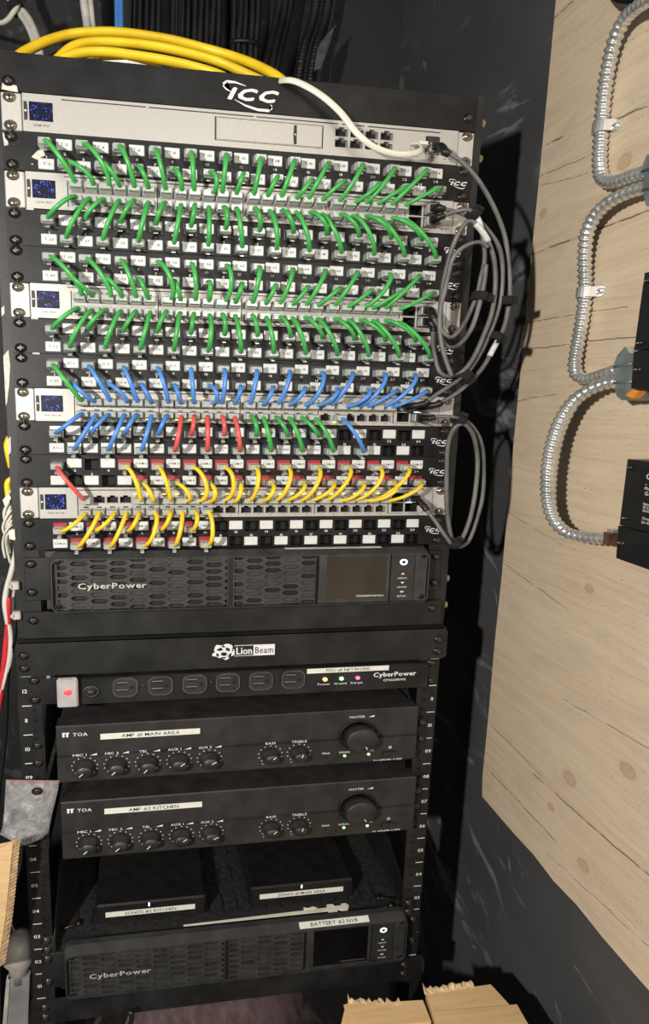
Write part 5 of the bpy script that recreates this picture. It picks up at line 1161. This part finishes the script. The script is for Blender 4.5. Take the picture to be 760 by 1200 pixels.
# driver boxes
def driver(label, X0, up, low, screws, texts):
    t = thing('driver_box', label, 'power driver', tuple(atX(*low[2], X0)), 'black power driver boxes at right edge')
    for nm, o_, off in (('cover', up, 0), ('wiring_cover', low, -.002)):
        pts = [atX(x, y, X0+off) for x, y in o_]; b = MB(); b.extrude(pts, (PX-X0-off, 0, 0)); b.build(nm, M_box, t)
    for x, y, r in screws:
        c = atX(x, y, X0-.0022); b = MB(); n = 12
        for dx, q in ((.002, r), (0, r), (-.001, r*.6), (-.001, .0001)): b.v += [(c.x+dx, c.y+q*math.cos(2*math.pi*i/n), c.z+q*math.sin(2*math.pi*i/n)) for i in range(n)]
        for j in range(3):
            for i in range(n): b.f.append((j*n+i, j*n+(i+1) % n, (j+1)*n+(i+1) % n, (j+1)*n+i)); b.m.append(0); b.sm.append(True)
        b.extrude([c+Vector((-.0012, -r*.5, -.0004)), c+Vector((-.0012, r*.5, -.0004)), c+Vector((-.0012, r*.5, .0004)), c+Vector((-.0012, -r*.5, .0004))], (-.0003, 0, 0), 1)
        b.build('screw', [M_screwb, M_pale], t)
    if texts:
        b = MB()
        for x, y, h, tx_ in texts:
            c = atX(x, y, X0-.0004); b.text(tx_, 0, 0, h, 0, 0, 'l', fn=lambda X, D: (c.x, c.y-X/1000, c.z-D/1000))
        b.build('rating_print', M_print, t)
driver('black driver box at the right edge beside the lower clamp', .312, [(755, 320), (800, 308), (800, 404), (742.5, 410.5)], [(742.5, 412), (800, 406), (800, 460), (739, 455)],
    [(757, 329, .0032), (748, 402, .0032), (745, 433, .0052)], [])
driver('black driver box with white print at right edge, end of the lower conduit', .312, [(735, 538), (800, 546), (800, 634), (725.5, 615)], [(724, 616), (800, 636), (800, 682), (721.5, 654)],
    [(736, 548, .0032), (731, 607, .0032), (726, 636, .0052)], [(757, 558, 6.5, 'G'), (756, 567, 4, '-'), (755, 572, 3.4, 'Model'), (755, 578, 4.2, 'G-60'), (753.5, 590, 2.8, 'Input'), (753, 594, 2.8, '10-277'), (752.5, 598, 2.8, '50/60'), (752, 607, 2.8, 'Output'), (751, 611.5, 2.8, '20-42')])
pipe('black_cable', 'thick black cable crossing the very top right corner of the board', 'cable', [(716, -14, .10), (722, -5, .10), (731, 0, .10), (741, 1, .10), (752, -3, .10), (770, -14, .10)], .0030, M_blkw) if False else None
P3 = [atX(x, y, .335) for x, y in ((712, -16), (722, -5), (732, -1), (743, -1), (754, -6), (766, -18))]; b = MB(); b.tube(smooth_path(P3, 6), .0055, 10); tag(b.build('black_cable', M_blkw, origin=P3[0]), 'thick black cable crossing the very top right corner of the board', 'cable')
# ------------------------------------------------------------------ cardboard cartons on the floor
def carton(label, top, zt, seam, torn):
    t = thing('cardboard_box', label, 'box', (sum(p[0] for p in top)/len(top), sum(p[1] for p in top)/len(top), -1.70))
    b = MB(); b.extrude([(x, y, zt) for x, y in top], (0, 0, -1.70-zt)); b.build('carton', M_card, t)
    b = MB(); (xa, ya), (xb, yb) = seam; dv = Vector((xb-xa, yb-ya, 0)).normalized(); nv = Vector((-dv.y, dv.x, 0))
    for s_ in (-1, 1): b.extrude([Vector((xa, ya, zt))+nv*.0015*s_, Vector((xb, yb, zt))+nv*.0015*s_, Vector((xb, yb, zt))+nv*.03*s_, Vector((xa, ya, zt))+nv*.03*s_], (0, 0, .0016))
    b.build('top_flap', M_card, t)
    b = MB(); (xa, ya), (xb, yb) = torn; n = 22
    up_ = []; A_ = Vector((xa, ya, zt)); B_ = Vector((xb, yb, zt))
    for i in range(n+1):
        h = .0015+.005*rnd.random()**2+(.007 if i == 0 else 0); p = A_.lerp(B_, i/n); up_.append((p, p+Vector((rnd.uniform(-.002, .002), .001+.006*rnd.random(), h))))
    for i in range(n):
        a, c = up_[i]; d, e_ = up_[i+1]; b.extrude([a, d, e_, c], (0, -.0022, 0))
    b.build('torn_edge', M_cardedge, t)
carton('left brown carton on the floor before the rack foot', [(.114, -.103), (.199, -.117), (.206, -.19), (.20, -.32), (.03, -.30), (.08, -.165)], -1.30, ((.108, -.135), (.202, -.142)), ((.116, -.1035), (.178, -.1135)))
carton('right brown carton with torn edge on the floor by the wall', [(.211, -.105), (.294, -.104), (.304, -.143), (.335, -.30), (.215, -.32), (.204, -.15)], -1.297, ((.206, -.16), (.308, -.165)), ((.209, -.1045), (.272, -.1035)))
